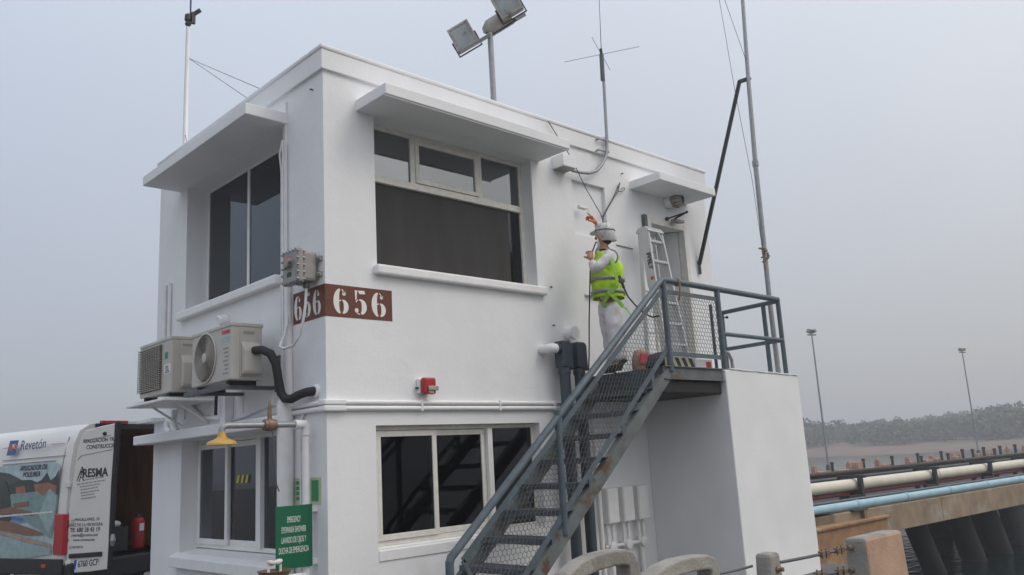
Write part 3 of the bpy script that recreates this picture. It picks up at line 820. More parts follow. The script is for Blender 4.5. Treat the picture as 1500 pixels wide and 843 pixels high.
# landing block beside the stairs
lb = MB(); AX0, AX1, AY = 4.65, 6.37, -1.237
lb.add([(AX0, AY, -0.05), (AX1, AY, -0.05), (AX1, 0.0, -0.05), (AX0, 0.0, -0.05), (AX0, AY, 2.49), (AX1, AY, 2.455), (AX1, 0, 2.47), (AX0, 0, 2.49)],
       [(0,3,2,1),(4,5,6,7),(0,1,5,4),(1,2,6,5),(2,3,7,6),(3,0,4,7)])
lbo = build(lb, 'landing_block', 'annex_plaster', bevel=0.012)
tag(lbo, 'tall white plastered block carrying the landing by the door', 'masonry block')
mb = MB()
_n = 12; _rg = []
for k in range(_n):
    f = k/(_n-1); xa = AX0+0.10+f*1.64; zz = 2.494-0.036*f+0.003*math.sin(k*2.1); yy = AY-0.010-0.006*random.random()
    _rg.append([V((xa, yy, zz)), V((xa, yy, zz+0.014)), V((xa, AY+0.03, zz+0.014)), V((xa, AY+0.03, zz))])
mb.rings(_rg)
build(mb, 'flashing', 'white_paint', lbo)

# ================================================================== STAIRS
YS = -1.20; YF = -0.28; ZP = 2.49
sc = thing('staircase', 'blue grey steel staircase with mesh railing leading up to the landing', 'staircase', (2.2, -0.75, 0))
def strz(x): return 2.405 + (x-3.643)*0.845          # underside of the stringers
xb = 3.643 - (2.405+0.02)/0.845
for y in (YS, YF):
    mb = MB()
    poly = [(3.643, 2.405), (3.643-0.19, 2.46), (xb-0.02, 0.0), (xb+0.24, 0.0)]
    poly = [(3.66, 2.405), (3.66, 2.475), (3.548, 2.475), (0.584, -0.03), (xb, -0.03)]
    mb.prism(poly, (0, y-0.006, 0), X_, Z_, Y_*0.012)
    o_ = build(mb, 'stringer', 'steel_blue_rusty', sc)
    # channel flanges
    for top in (0, 1):
        fl = MB()
        a = V((3.66, y+0.03, 2.405+0.006)) if not top else V((3.548, y+0.03, 2.475-0.006))
        b = V((xb, y+0.03, -0.03)) if not top else V((0.584, y+0.03, -0.03))
        fl.bar(a, b, 0.07, 0.012, up=V((-0.645, 0, 0.764))); build(fl, 'flange', 'steel_blue_rusty', o_)
# treads: plate with turned-down edges
k = 1; tp0 = None
while ZP-0.232*k > 0.05:
    z = ZP-0.232*k; xm = 3.643+(z-0.05-2.505)/0.845
    if tp0 is None:
        mb = MB(); mb.box(xm-0.13, xm+0.11, YS+0.008, YF-0.008, z-0.012, z); mb.box(xm-0.13, xm-0.122, YS+0.008, YF-0.008, z-0.055, z-0.012); mb.box(xm+0.102, xm+0.11, YS+0.008, YF-0.008, z-0.045, z-0.012)
        tp0 = build(mb, 'tread', 'tread_steel', sc); o0 = (xm, z)
    else:
        share(tp0, 'tread', sc, (xm-o0[0], 0, z-o0[1]))
    k += 1
# platform
mb = MB(); mb.box(3.47, 4.648, YS+0.02, -0.02, ZP-0.035, ZP); build(mb, 'platform_deck', 'tread_steel', sc)
mb = MB(); mb.box(3.48, 4.64, YS, YS+0.012, ZP-0.13, ZP+0.01); mb.box(3.48, 4.64, YS-0.028, YS+0.06, ZP-0.138, ZP-0.128); mb.box(3.48, 4.64, YS-0.028, YS-0.001, ZP+0.0, ZP+0.01); build(mb, 'edge_beam', 'steel_blue_rusty', sc)
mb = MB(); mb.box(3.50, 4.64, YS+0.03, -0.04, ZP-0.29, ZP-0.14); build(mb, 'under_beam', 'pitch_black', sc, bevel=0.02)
mb = MB(); mb.box(3.46, 3.475, YS+0.02, -0.02, ZP-0.2, ZP-0.036); build(mb, 'end_plate', 'tread_steel', sc)
# posts
rp = 0.03
def post(x, y, z0, z1, r=rp):
    mb = MB(); mb.tube([(x, y, z0), (x, y, z1)], r, n=12); return build(mb, 'post', 'steel_blue', sc, smooth=True)
PX = {1: 3.62, 2: 4.70, 3: 6.14}
ZT = 3.47
post(PX[1], YS, ZP-0.05, ZT, 0.034); post(PX[2], YS, ZP-0.02, ZT-0.01, 0.034); post(PX[3], YS, 2.46, ZT)
post(6.14, -0.98, 2.46, ZT-0.03); post(6.14, -0.33, 2.46, ZT-0.03); post(4.70, YS+0.11, ZP-0.02, ZT-0.17, 0.02)
post(1.76, YS, 0.88, 2.02, 0.034); mb = MB(); mb.tube([(0.39, YS, 0.0), (0.39, YS, 0.815)], 0.036, n=12); build(mb, 'post', 'steel_blue', sc, smooth=True)
# rails
def rail(a, b, r=0.034):
    mb = MB(); mb.tube([a, b], r, n=12); return build(mb, 'handrail', 'steel_blue', sc, smooth=True)
mb = MB(); mb.tube([(0.39, YS, 0.79), (0.405, YS, 0.835), (3.56, YS, 3.44), (3.61, YS, 3.472), (3.68, YS, ZT+0.005), (6.14, YS, ZT)], 0.036, n=14); build(mb, 'handrail', 'steel_blue', sc, smooth=True)
rail((PX[2], YS, 2.925), (PX[3], YS, 2.925), 0.027)
rail((6.14, YS, ZT-0.02), (6.14, -0.33, ZT-0.04), 0.03); rail((6.14, YS, 2.925), (6.14, -0.33, 2.915), 0.027)
mb = MB(); mb.tube([(4.74, YS+0.02, 2.72), (4.84, YS+0.02, 2.70), (4.90, YS+0.02, 2.62), (4.91, YS+0.02, 2.48)], 0.022, n=10); build(mb, 'pipe_loop', 'galv', sc, smooth=True)
mb = MB(); mb.tube([(4.72, YS-0.01, 3.12), (4.82, YS-0.03, 3.13)], 0.01, n=6); mb.ball((4.82, YS-0.03, 3.13), 0.018); build(mb, 'latch', 'black_metal', sc)
# flat bars framing the mesh
def fbar(a, b, w=0.05):
    mb = MB(); d = (V(b)-V(a)).normalized(); mb.bar(a, b, 0.012, w, up=d.cross(Y_)*(-1)); return build(mb, 'flat_bar', 'steel_blue', sc)
UA, UB = V((3.60, YS, 3.36)), V((0.53, YS, 0.80))       # upper bar of the stair panel
LA, LB = V((3.60, YS, 2.70)), V((0.86, YS, 0.275))       # lower bar
fbar(UA, UB); fbar(LA, LB, 0.055); fbar(UB, LB, 0.04)
fbar((3.64, YS, 3.345), (4.68, YS, 3.345), 0.05); fbar((3.64, YS, 2.64), (4.68, YS, 2.635), 0.05)
# short lugs between lower bar and stringer
for x in (3.28, 2.72, 2.16, 1.6):
    mb = MB(); zl = LA.z+(x-LA.x)*(LA.z-LB.z)/(LA.x-LB.x); mb.box(x-0.025, x+0.025, YS-0.005, YS+0.005, strz(x)+0.13, zl+0.02); build(mb, 'lug', 'steel_blue', sc)
# hexagonal expanded mesh, clipped to a quad
def clip_seg(p, q, poly):
    t0, t1 = 0.0, 1.0; dx, dz = q[0]-p[0], q[1]-p[1]
    n = len(poly)
    for i in range(n):
        a, b = poly[i], poly[(i+1) % n]
        nx, nz = -(b[1]-a[1]), (b[0]-a[0])
        num = nx*(p[0]-a[0])+nz*(p[1]-a[1]); den = nx*dx+nz*dz
        if abs(den) < 1e-9:
            if num < 0: return None
        else:
            t = -num/den
            if den > 0: t0 = max(t0, t)
            else: t1 = min(t1, t)
    if t0 >= t1: return None
    return (p[0]+dx*t0, p[1]+dz*t0), (p[0]+dx*t1, p[1]+dz*t1)
def hex_mesh(poly, y, r, cw=0.052, ch=0.046, wav=0.006):
    mb = MB()
    xs = [p[0] for p in poly]; zs = [p[1] for p in poly]
    nj = int((max(zs)-min(zs))/ch)+3; ni = int((max(xs)-min(xs))/cw)+3
    x0, zz0 = min(xs)-cw, min(zs)-ch
    def seg3(p, q):
        c = clip_seg(p, q, poly)
        if not c: return
        a, b = V((c[0][0], y, c[0][1])), V((c[1][0], y, c[1][1]))
        if (b-a).length < 0.004: return
        mb.tube([a, b], r, n=3, caps=False)
    for j in range(nj):
        for i in range(ni):
            ox = x0+i*cw+(cw/2 if j % 2 else 0); oz = zz0+j*ch
            # pointed-top hex outline: bottom vertex zigzag plus one upright
            A = (ox, oz); B = (ox+cw/2, oz+ch*0.30); Cc = (ox+cw, oz)
            seg3(A, B); seg3(B, Cc); seg3(B, (ox+cw/2, oz+ch))
    return mb
stair_poly = [(UB.x, UB.z), (LB.x, LB.z), (LA.x, LA.z), (UA.x, UA.z)]
o_ = build(hex_mesh(stair_poly, YS, 0.0029), 'mesh_infill', 'steel_mesh', sc, fix=False); tag(o_, kind='stuff')
o_ = build(hex_mesh([(3.64, 2.64), (4.68, 2.64), (4.68, 3.345), (3.64, 3.345)], YS, 0.0033), 'mesh_infill', 'steel_mesh', sc, fix=False); tag(o_, kind='stuff')

# ================================================================== THINGS ON THE FRONT WALL
# two round conduits and their corner boxes, shared with the left wall
for i, (z, r) in enumerate(((2.188, 0.022), (2.132, 0.024))):
    t = thing('wall_conduit', ('upper' if i == 0 else 'lower')+' of two white conduits running round the corner above the ground floor', 'conduit', (0, 0, z))
    mb = MB(); mb.tube([(0.16, -r-0.002, z), (3.55, -r-0.002, z)], r, n=12); build(mb, 'pipe_run', 'white_paint', t, smooth=True)
    mb = MB(); mb.tube([(-r-0.002, 0.02, z), (-r-0.002, 0.62, z)], r, n=12); build(mb, 'pipe_run', 'white_paint', t, smooth=True)
    mb = MB(); mb.box(-0.05, 0.18, -0.056, -0.001, z-0.026, z+0.026); mb.box(-0.056, -0.001, -0.05, 0.06, z-0.026, z+0.026); build(mb, 'corner_box', 'white_paint', t, bevel=0.012)
    for x in (1.05, 2.1, 2.95):
        mb = MB(); mb.box(x-0.012, x+0.012, -0.052, 0, z-0.026, z+0.026); build(mb, 'clip', 'white_paint', t)

# fire alarm
t = thing('alarm_sounder', 'red fire alarm sounder on the white front wall between the floors', 'alarm', (1.12, 0, 2.3))
mb = MB(); mb.box(1.02, 1.17, -0.045, 0, 2.275, 2.425); build(mb, 'back_box', 'frame_white', t, bevel=0.01)
mb = MB(); mb.box(1.035, 1.185, -0.115, -0.045, 2.265, 2.43); ab = build(mb, 'body', 'red_paint', t, bevel=0.02)
mb = MB(); mb.box(1.075, 1.20, -0.135, -0.113, 2.30, 2.345); build(mb, 'strobe_lens', 'lamp_glass', ab, bevel=0.008)
text('FIRE', 0.035, 'numeral_white', ab, (1.12, -0.1175, 2.285), X_, Z_, bold=0.01)
mb = MB(); mb.tube([(1.02, -0.03, 2.33), (0.99, -0.03, 2.33)], 0.012); build(mb, 'gland', 'galv_dark', t)

# blue grey drain pipes
def drain(u0, v0, x, wallx, label, z_low, ypipe):
    t = thing('drain_pipe', label, 'pipe', (x, ypipe, 0))
    zt = onY(u0, v0, ypipe).z
    mb = MB(); mb.tube([(x, ypipe, z_low), (x, ypipe, zt-0.36)], 0.062, n=16); build(mb, 'pipe_run', 'pipe_blue', t, smooth=True)
    mb = MB(); mb.tube([(x, ypipe, zt-0.38), (x, ypipe, zt-0.30)], 0.072, n=16)
    build(mb, 'collar', 'pipe_blue', t, smooth=True)
    mb = MB(); mb.prism([(-0.078, -0.30), (0.085, -0.34), (0.085, -0.04), (0.05, 0.0), (-0.078, 0.0)], (x, ypipe-0.075, zt), X_, Z_, Y_*0.15); build(mb, 'hopper', 'pipe_blue', t, bevel=0.018)
    return t, zt
t, zt = drain(822, 500, 3.02, 2.9, 'blue grey drain pipe with a side elbow into the white wall stub', 0.0, -0.16)
mb = MB(); mb.tube([(2.96, -0.16, zt-0.09), (2.895, -0.16, zt-0.09)], 0.060, n=14); build(mb, 'elbow_stub', 'pipe_blue', t, smooth=True)
mb = MB(); mb.tube([(2.92, -0.16, zt-0.09), (2.855, -0.16, zt-0.09), (2.835, -0.15, zt-0.09), (2.825, -0.12, zt-0.09), (2.822, 0.0, zt-0.09)], 0.056, n=14); build(mb, 'wall_stub', 'white_paint', t, smooth=True)
t, zt = drain(843, 502, 3.27, 3.2, 'blue grey drain pipe below the round white wall cap', 0.0, -0.16)
q = onY(838, 488, -0.09)
mb = MB(); mb.tube([(q.x+0.02, 0, q.z), (q.x+0.02, -0.13, q.z)], 0.078, n=18); cap = build(mb, 'wall_cap', 'white_paint', t, smooth=True)
mb = MB(); mb.tube([(q.x+0.03, -0.08, q.z-0.05), (q.x+0.05, -0.10, q.z-0.17)], 0.05, n=12); build(mb, 'neck', 'white_paint', t, smooth=True)
for yy in (-0.16,):
    mb = MB(); mb.tube([(3.52, yy+0.06, 0), (3.52, yy+0.06, 2.3)], 0.03, n=10)
    tag(build(mb, 'cable_pipe', 'white_paint', smooth=True), 'white vertical cable pipe behind the stair mesh', 'pipe')

# electrical boxes with conduits
q0, q1 = onY(884, 716, -0.12), onY(951, 757, -0.12)
eb = thing('meter_box_set', 'three white electrical boxes side by side with painted conduits below them', 'electrical box', (3.9, 0, 0.75))
bw = 0.20; x0b = onY(886, 740, -0.13).x
ztop, zbot = 1.19, 0.79
x0b = 3.60
for k in range(3):
    xa = x0b+0.02+k*0.285
    mb = MB(); mb.box(xa, xa+bw, -0.14, 0, zbot, ztop); b_ = build(mb, 'box', 'white_paint', eb, bevel=0.006)
    mb = MB(); mb.box(xa+0.01, xa+bw-0.01, -0.148, -0.14, zbot+0.01, ztop-0.01); build(mb, 'lid', 'white_paint', b_, bevel=0.003)
    for j, dx in enumerate((0.05, 0.14)):
        mb = MB(); mb.tube([(xa+dx, -0.07, zbot), (xa+dx, -0.07, 0.54)], 0.02, n=10); build(mb, 'conduit', 'white_paint', eb, smooth=True)
    mb = MB(); mb.lathe([(0.02, 0), (0.055, 0.0), (0.058, 0.09), (0.03, 0.10)], (xa+0.10, -0.02, 0.53), -Y_, n=14); build(mb, 'round_fitting', 'white_paint', eb, smooth=True)
    mb = MB(); mb.tube([(xa+0.10, -0.06, 0.5), (xa+0.11, -0.06, 0.0)], 0.03, n=10); build(mb, 'conduit', 'white_paint', eb, smooth=True)
mb = MB(); mb.tube([(x0b+0.02, -0.06, 0.53), (x0b+0.72, -0.06, 0.53)], 0.022, n=10); build(mb, 'cross_pipe', 'white_paint', eb, smooth=True)

# cable box, conduit and whip antenna
cb = onY(822, 238, -0.1)
jb = thing('cable_box', 'small grey cable box under the roof edge at the end of the front canopy', 'junction box', (cb.x, 0, cb.z-0.08))
mb = MB(); mb.box(cb.x-0.06, cb.x+0.17, -0.19, 0, cb.z-0.075, cb.z+0.085); build(mb, 'box', 'white_paint', jb, bevel=0.006)
mb = MB(); mb.box(cb.x-0.05, cb.x+0.16, -0.18, -0.01, cb.z-0.082, cb.z-0.0755); build(mb, 'base_plate', 'box_grey', jb)
an = thing('whip_antenna', 'grey whip antenna with four radials clamped to the roof edge', 'antenna', onY(838, 250, -0.07))
pts = [onY(u, v, -0.08) for u, v in ((838, 250), (850, 253), (863, 254), (873, 251), (880, 244), (886, 234), (889, 222), (889, 205), (887, 170), (885, 130), (883, 100))]
mb = MB(); mb.tube(pts, 0.021, n=10); build(mb, 'conduit', 'galv', an, smooth=True)
top = onY(883, 118, -0.08); top2 = onY(881, 80, -0.08); mb = MB(); mb.tube([top, top2], 0.03, n=10); build(mb, 'sleeve', 'galv_dark', an, smooth=True)
mb = MB(); mb.tube([top2, onY(880, 72, -0.08)], 0.02, n=8); build(mb, 'connector', 'black_metal', an)
mb = MB(); mb.tube([top2, onY(876, -45, -0.08)], [0.006, 0.003], n=5); build(mb, 'whip', 'galv_dark', an)
_h = V((CR.x, CR.y, 0)).normalized(); _t = V((-CF.x, -CF.y, 0)).normalized()
for a in (0, 90, 180, 270):
    d = _h*math.cos(R(a+19))+_t*math.sin(R(a+19)); mb = MB(); mb.tube([top2, top2+d*0.52], 0.0035, n=5); build(mb, 'radial', 'galv_dark', an)
for v in (206, 222):
    c = onY(888, v, -0.08)
    mb = MB(); mb.tube([c+V((0.05, 0, 0)), c+V((-0.15, 0, -0.01)), c+V((-0.15, 0.09, -0.01))], 0.014, n=8); mb.tube([c+V((0.05, 0.0, 0)), c+V((0.05, 0.09, 0))], 0.014, n=8)
    build(mb, 'bracket', 'galv', an)

# bulkhead lamp and small floodlight over the door
c = onY(992, 293, -0.16)
t = thing('bulkhead_lamp', 'old round caged bulkhead lamp under the door canopy', 'lamp', (c.x, 0, c.z))
mb = MB(); mb.tube([(c.x-0.03, 0, c.z-0.01), (c.x-0.03, -0.10, c.z)], 0.085, n=16); build(mb, 'back_plate', 'white_paint', t, smooth=True)
mb = MB(); mb.lathe([(0.09, 0), (0.10, 0.05), (0.095, 0.10), (0.07, 0.14), (0.02, 0.155)], (c.x-0.01, -0.09, c.z), V((0.25, -1, -0.1)), n=16); gl_ = build(mb, 'glass_dome', 'lamp_glass', t, smooth=True)
for k in range(6):
    mb = MB(); a = k*math.pi/6; pts = []
    ax = V((0.25, -1, -0.1)).normalized(); s1 = ax.cross(Z_).normalized(); s2 = s1.cross(ax)
    for j in range(9):
        th = math.pi*j/8; pts.append(V((c.x-0.01, -0.09, c.z))+ax*(0.03+0.135*math.sin(th))+(s1*math.cos(a)+s2*math.sin(a))*0.11*math.cos(th))
    mb.tube(pts, 0.005, n=5); build(mb, 'cage_wire', 'galv_dark', t)
c = onY(991, 325, -0.1)
t = thing('door_floodlight', 'small flat floodlight on black folded arms above the door', 'lamp', (c.x, 0, c.z))
mb = MB(); mb.obox((c.x+0.0, -0.12, c.z), V((0.085, 0, 0)), V((0, 0.06, 0.01)), V((0, -0.005, 0.022))); build(mb, 'head', 'box_grey', t, bevel=0.01)
a_, b_, d_ = onY(977, 321, -0.02), onY(1006, 311, -0.26), onY(988, 321, -0.13)
mb = MB(); mb.tube([a_, b_], 0.011, n=6); mb.tube([b_, d_], 0.014, n=6); mb.ball(a_, 0.028); mb.ball(b_, 0.02); build(mb, 'arm', 'black_metal', t)
# hook and small fixings on the wall
t = thing('wall_hook', 'thin twisted wire hook fixed in the wall beside the door canopy', 'hook', onY(905, 285, -0.02))
mb = MB(); mb.tube([onY(u, v, -0.03) for u, v in ((882, 318), (890, 305), (898, 292), (905, 281), (908, 268))], 0.009, n=6); build(mb, 'wire', 'galv_dark', t)
mb = MB(); mb.tube([onY(u, v, -0.03) for u, v in ((905, 281), (911, 281), (915, 278), (914, 275), (910, 277))], 0.006, n=5); build(mb, 'loop', 'galv_dark', t)
for u, v in ((910, 255), (806, 421), (810, 477), (458, 132)):
    if u > 500: p = onY(u, v, 0); d = -Y_
    else: p = onX(u, v, 0); d = -X_
    mb = MB(); mb.tube([p, p+d*0.028], 0.009, n=8); mb.tube([p+d*0.028, p+d*0.034-Z_*0.012], 0.005, n=6)
    tag(build(mb, 'wall_stud', 'galv_dark'), {910: 'small metal stud beside the door canopy', 806: 'small metal stud beside the long sill end', 810: 'small metal stud above the drain pipe elbow', 458: 'small metal stud high on the side wall corner'}[u], 'stud')

# ================================================================== THINGS ON THE LEFT WALL
# air conditioners -------------------------------------------------
def aircon(x0, x1, y0, y1, z0, z1, label, kind):
    t = thing('air_conditioner', label, 'air conditioner', ((x0+x1)/2, (y0+y1)/2, z0))
    mb = MB(); mb.box(x0, x1, y0, y1, z0, z1); cs = build(mb, 'casing', 'ac_beige', t, bevel=0.014)
    L = y1-y0; H = z1-z0
    mb = MB(); mb.box(x0-0.008, x1+0.008, y0-0.008, y1+0.008, z1-0.03, z1+0.008); build(mb, 'top_cover', 'ac_beige', t, bevel=0.008)
    if kind == 'fan':
        cy, cz, r = y0+L*0.63, z0+H*0.50, H*0.455
        mb = MB()
        mb.lathe([(r*1.03, 0), (r*1.03, 0.010), (r*0.965, 0.014), (r*0.955, 0.0)], (x0-0.001, cy, cz), -X_, n=36); rg = build(mb, 'fan_ring', 'ac_beige', t, smooth=True)
        mb = MB(); mb.lathe([(r*0.955, 0), (r*0.955, 0.004)], (x0-0.001, cy, cz), -X_, n=36); build(mb, 'fan_opening', 'ac_dark', rg)
        gm = MB()
        for k in range(1, 17):
            rr = r*0.95*k/17; pts = [(x0-0.013, cy+rr*math.cos(a*math.pi/14), cz+rr*math.sin(a*math.pi/14)) for a in range(29)]
            gm.tube(pts, 0.0034, n=4, caps=False)
        for k in range(10):
            a = k*math.pi/10*2; gm.tube([(x0-0.011, cy, cz), (x0-0.011, cy+r*0.95*math.cos(a), cz+r*0.95*math.sin(a))], 0.004, n=4)
        o_ = build(gm, 'fan_grille', 'ac_grille', rg, fix=False); tag(o_, kind='stuff')
        mb = MB(); mb.lathe([(r*0.20, 0.008), (r*0.20, 0.018), (r*0.12, 0.022)], (x0, cy, cz), -X_, n=20); build(mb, 'hub_cap', 'ac_beige', rg, smooth=True)
        # blades seen between the wires
        for k in range(3):
            a = k*2*math.pi/3+0.3; P = [(0.16*r, a-0.3), (0.85*r, a-0.45), (0.88*r, a+0.45), (0.16*r, a+0.5)]
            mb = MB(); mb.prism([(p*math.cos(b), p*math.sin(b)) for p, b in P], (x0-0.006, cy, cz), Y_, Z_, -X_*0.003); build(mb, 'fan_blade', 'ac_grille', rg)
        text('TOSHIBA', 0.052, 'red_text', t, (x0-0.0025, y0+L*0.135, z1-0.075), -Y_, Z_, bold=0.03, squeeze=0.85)
        mb = MB(); mb.box(x0-0.002, x0, y0+0.05, y0+0.20, z1-0.165, z1-0.12); build(mb, 'sticker', 'mu_teal2', t)
        for k in range(7):
            mb = MB(); mb.box(x0-0.0015, x0, y0+0.06+0.01*(k % 2), y0+0.18-0.02*(k % 3), z1-0.24-k*0.04, z1-0.225-k*0.04); build(mb, 'caution_print', 'ink_grey', t)
    else:
        # louvred coil guard over most of the face
        ya, yb = y0+L*0.30, y1-0.02
        mb = MB(); mb.box(x0-0.003, x0, ya, yb, z0+0.05, z1-0.05); bk = build(mb, 'guard_back', 'ac_dark', t)
        n = 24; gm = MB(); gm.box(x0-0.03, x0-0.004, ya, yb, 0, 0.008); g0 = build(gm, 'guard_bar', 'ac_grille', bk); g0.location = (0, 0, z0+0.06)
        for k in range(1, n):
            share(g0, 'guard_bar', bk, (0, 0, z0+0.06+(H-0.13)*k/(n-1)))
        for k in range(13):
            gm = MB(); yy = ya+(yb-ya)*k/12; gm.box(x0-0.034, x0-0.03, yy-0.004, yy+0.004, z0+0.05, z1-0.05); build(gm, 'guard_upright', 'ac_grille', bk)
        mb = MB(); mb.box(x0-0.002, x0, y0+0.10, y0+0.19, z0+H*0.62, z0+H*0.74); build(mb, 'brand_sticker', 'green_sticker', t)
        mb = MB(); mb.box(x0-0.002, x0, y0+0.03, y0+0.20, z0+H*0.34, z0+H*0.52); st_ = build(mb, 'energy_label', 'plate_white', t)
        for k in range(5):
            mb = MB(); mb.box(x0-0.0035, x0-0.002, y0+0.05+0.01*k, y0+0.17-0.012*(k % 3), z0+H*0.36+k*0.017, z0+H*0.36+k*0.017+0.008); build(mb, 'label_print', 'ink', st_)
    # side facing the stairs: valve cover with a bulging lower half
    xs0, xs1 = x0+(x1-x0)*0.26, x0+(x1-x0)*0.86
    mb = MB(); mb.box(xs0, xs1-0.02, y0-0.012, y0, z0+0.03, z1-0.04); sp_ = build(mb, 'side_panel', 'ac_beige', t, bevel=0.004)
    mb = MB(); mb.prism([(0, 0.05), (0.06, 0.05), (0.075, 0.08), (0.075, H*0.52), (0.0, H*0.68)], (xs0+0.01, y0-0.012, z0), -Y_, Z_, X_*(xs1-xs0-0.01)); build(mb, 'valve_cover', 'ac_beige', t, bevel=0.012)
    mb = MB(); mb.box(xs0+0.03, xs1-0.05, y0-0.0165, y0-0.012, z1-0.10, z1-0.075); build(mb, 'handle_slot', 'ac_grille', sp_)
    mb = MB(); mb.box(xs0+0.05, xs1-0.06, y0-0.002, y0-0.0005, z1+0.0085, z1+0.009)
    # feet and wall bracket
    for yy in (y0+0.12, y1-0.12):
        mb = MB(); mb.box(x0+0.02, x1-0.02, yy-0.03, yy+0.03, z0-0.045, z0-0.001); build(mb, 'foot', 'black_rubber', t)
    return t
aircon(-0.50, -0.18, 0.875, 1.785, 2.475, 3.02, 'beige air conditioner with round fan grille and red lettering on the side wall', 'fan')
aircon(-0.48, -0.16, 2.36, 3.27, 2.50, 3.10, 'beige air conditioner with louvred guard and green sticker on the side wall', 'coil')
def shelf(y0, y1, z, label, m_):
    t = thing('wall_bracket', label, 'bracket', (0, (y0+y1)/2, z-0.2))
    for yy in (y0, y1):
        mb = MB(); mb.box(-0.56, 0.0, yy-0.03, yy+0.03, z-0.035, z); build(mb, 'arm', m_, t)
        mb = MB(); mb.box(-0.02, 0.0, yy-0.03, yy+0.03, z-0.20, z-0.036); build(mb, 'upright', 'white_paint', t)
        if m_ == 'white_paint':
            mb = MB(); mb.bar((-0.40, yy, z-0.04), (-0.02, yy, z-0.28), 0.03, 0.02); build(mb, 'strut', m_, t)
    return t
t = shelf(0.995, 1.665, 2.429, 'dark steel bracket holding the air conditioner with the round fan', 'galv_dark')
mb = MB(); mb.box(-0.57, -0.53, 0.86, 1.80, 2.385, 2.43); build(mb, 'cross_rail', 'galv_dark', t)
t = shelf(2.48, 3.15, 2.454, 'white painted bracket under the air conditioner with the louvred guard', 'white_paint')
mb = MB(); mb.box(-0.58, 0.0, 2.30, 3.40, 2.40, 2.43); build(mb, 'shelf_board', 'white_paint', t, bevel=0.006)
t = thing('wall_ledge', 'small white ledge projecting from the back corner of the side wall', 'ledge', (0, 4.0, 2.25))
mb = MB(); mb.box(-0.16, 0.0, 3.75, 4.22, 2.27, 2.32); build(mb, 'slab', 'white_paint', t, bevel=0.008)
# black lagged refrigerant pipe
t = thing('lagged_pipe', 'thick black lagged pipe bending from the air conditioner along the wall', 'pipe', (-0.15, 0.6, 2.2))
mb = MB(); mb.tube([(-0.30, 0.86, 2.74), (-0.30, 0.78, 2.75), (-0.28, 0.68, 2.74), (-0.24, 0.60, 2.70), (-0.2, 0.57, 2.60), (-0.17, 0.565, 2.42), (-0.15, 0.56, 2.32), (-0.13, 0.52, 2.265), (-0.11, 0.44, 2.255), (-0.09, 0.33, 2.285), (-0.07, 0.24, 2.30), (-0.03, 0.17, 2.305), (0.0, 0.16, 2.305)], 0.042, n=12)
build(mb, 'lagging', 'black_rubber', t, smooth=True)
mb = MB(); mb.lathe([(0.06, 0), (0.06, 0.02), (0.05, 0.03)], (0, 0.165, 2.305), -X_, n=14); build(mb, 'wall_seal', 'white_paint', t)
mb = MB(); mb.box(-0.045, -0.002, 0.80, 0.90, 2.36, 2.72)
tag(build(mb, 'pipe_cover', 'galv_dark', bevel=0.01), 'dark vertical pipe cover behind the black lagged pipe', 'pipe cover')
t = thing('lagged_pipe', 'thin black pipes linking the louvred air conditioner to the wall', 'pipe', (-0.2, 2.2, 2.6))
for dz in (0, 0.09):
    mb = MB(); mb.tube([(-0.28, 2.35, 2.70+dz), (-0.26, 2.22, 2.72+dz), (-0.12, 2.12, 2.76+dz), (0, 2.10, 2.78+dz)], 0.022, n=8); build(mb, 'pipe_run', 'black_rubber', t, smooth=True)

# downpipe strips and painted cables on the left wall
t = thing('cable_duct', 'white cable duct and cables running down the side wall near the corner', 'duct', (0, 0.65, 0))
for (ya, yb, za, zb, d) in ((0.70, 0.735, 2.3, 5.35, 0.022), (0.745, 0.77, 2.3, 4.95, 0.03)):
    mb = MB(); mb.box(-d, 0, ya, yb, za, zb); build(mb, 'strip', 'white_paint', t, bevel=0.004)
mb = MB(); mb.tube([(-0.02, 0.79, 2.4), (-0.02, 0.79, 4.6), (-0.035, 0.80, 4.8), (-0.02, 0.775, 4.95)], 0.010, n=6); build(mb, 'cable', 'cable_white', t, smooth=True)
mb = MB(); mb.tube([(-0.02, 0.685, 2.3), (-0.02, 0.685, 4.9)], 0.008, n=6); build(mb, 'cable', 'cable_white', t, smooth=True)
dp = thing('down_pipe', 'wide white rainwater pipe beside the ground floor side window', 'pipe', (-0.06, 0.62, 0))
mb = MB(); mb.tube([(-0.075, 0.62, 0), (-0.075, 0.62, 2.16)], 0.078, n=18); build(mb, 'pipe_run', 'white_paint', dp, smooth=True)
mb = MB(); mb.lathe([(0.079, 2.16), (0.079, 2.24), (0.03, 2.30)], (-0.075, 0.62, 0), n=18); build(mb, 'tapered_top', 'white_paint', dp, smooth=True)
mb = MB(); mb.tube([(-0.03, 0.62, 2.29), (-0.03, 0.64, 3.45)], 0.035, n=12); build(mb, 'upper_pipe', 'white_paint', dp, smooth=True)
mb = MB(); mb.tube([(-0.015, 0.44, 0.6), (-0.015, 0.44, 1.95), (-0.02, 0.40, 2.08), (-0.02, 0.37, 2.12)], 0.012, n=8)
tag(build(mb, 'wall_cable', 'cable_white', smooth=True), 'straight white painted cable on the wall behind the shower pipe', 'cable')
mb = MB(); mb.tube([(-0.015, 0.43, 1.5), (-0.05, 0.36, 1.75), (-0.015, 0.30, 1.82)], 0.008, n=6)
tag(build(mb, 'wall_cable', 'cable_white', smooth=True), 'short slack white cable loop on the wall behind the shower pipe', 'cable')
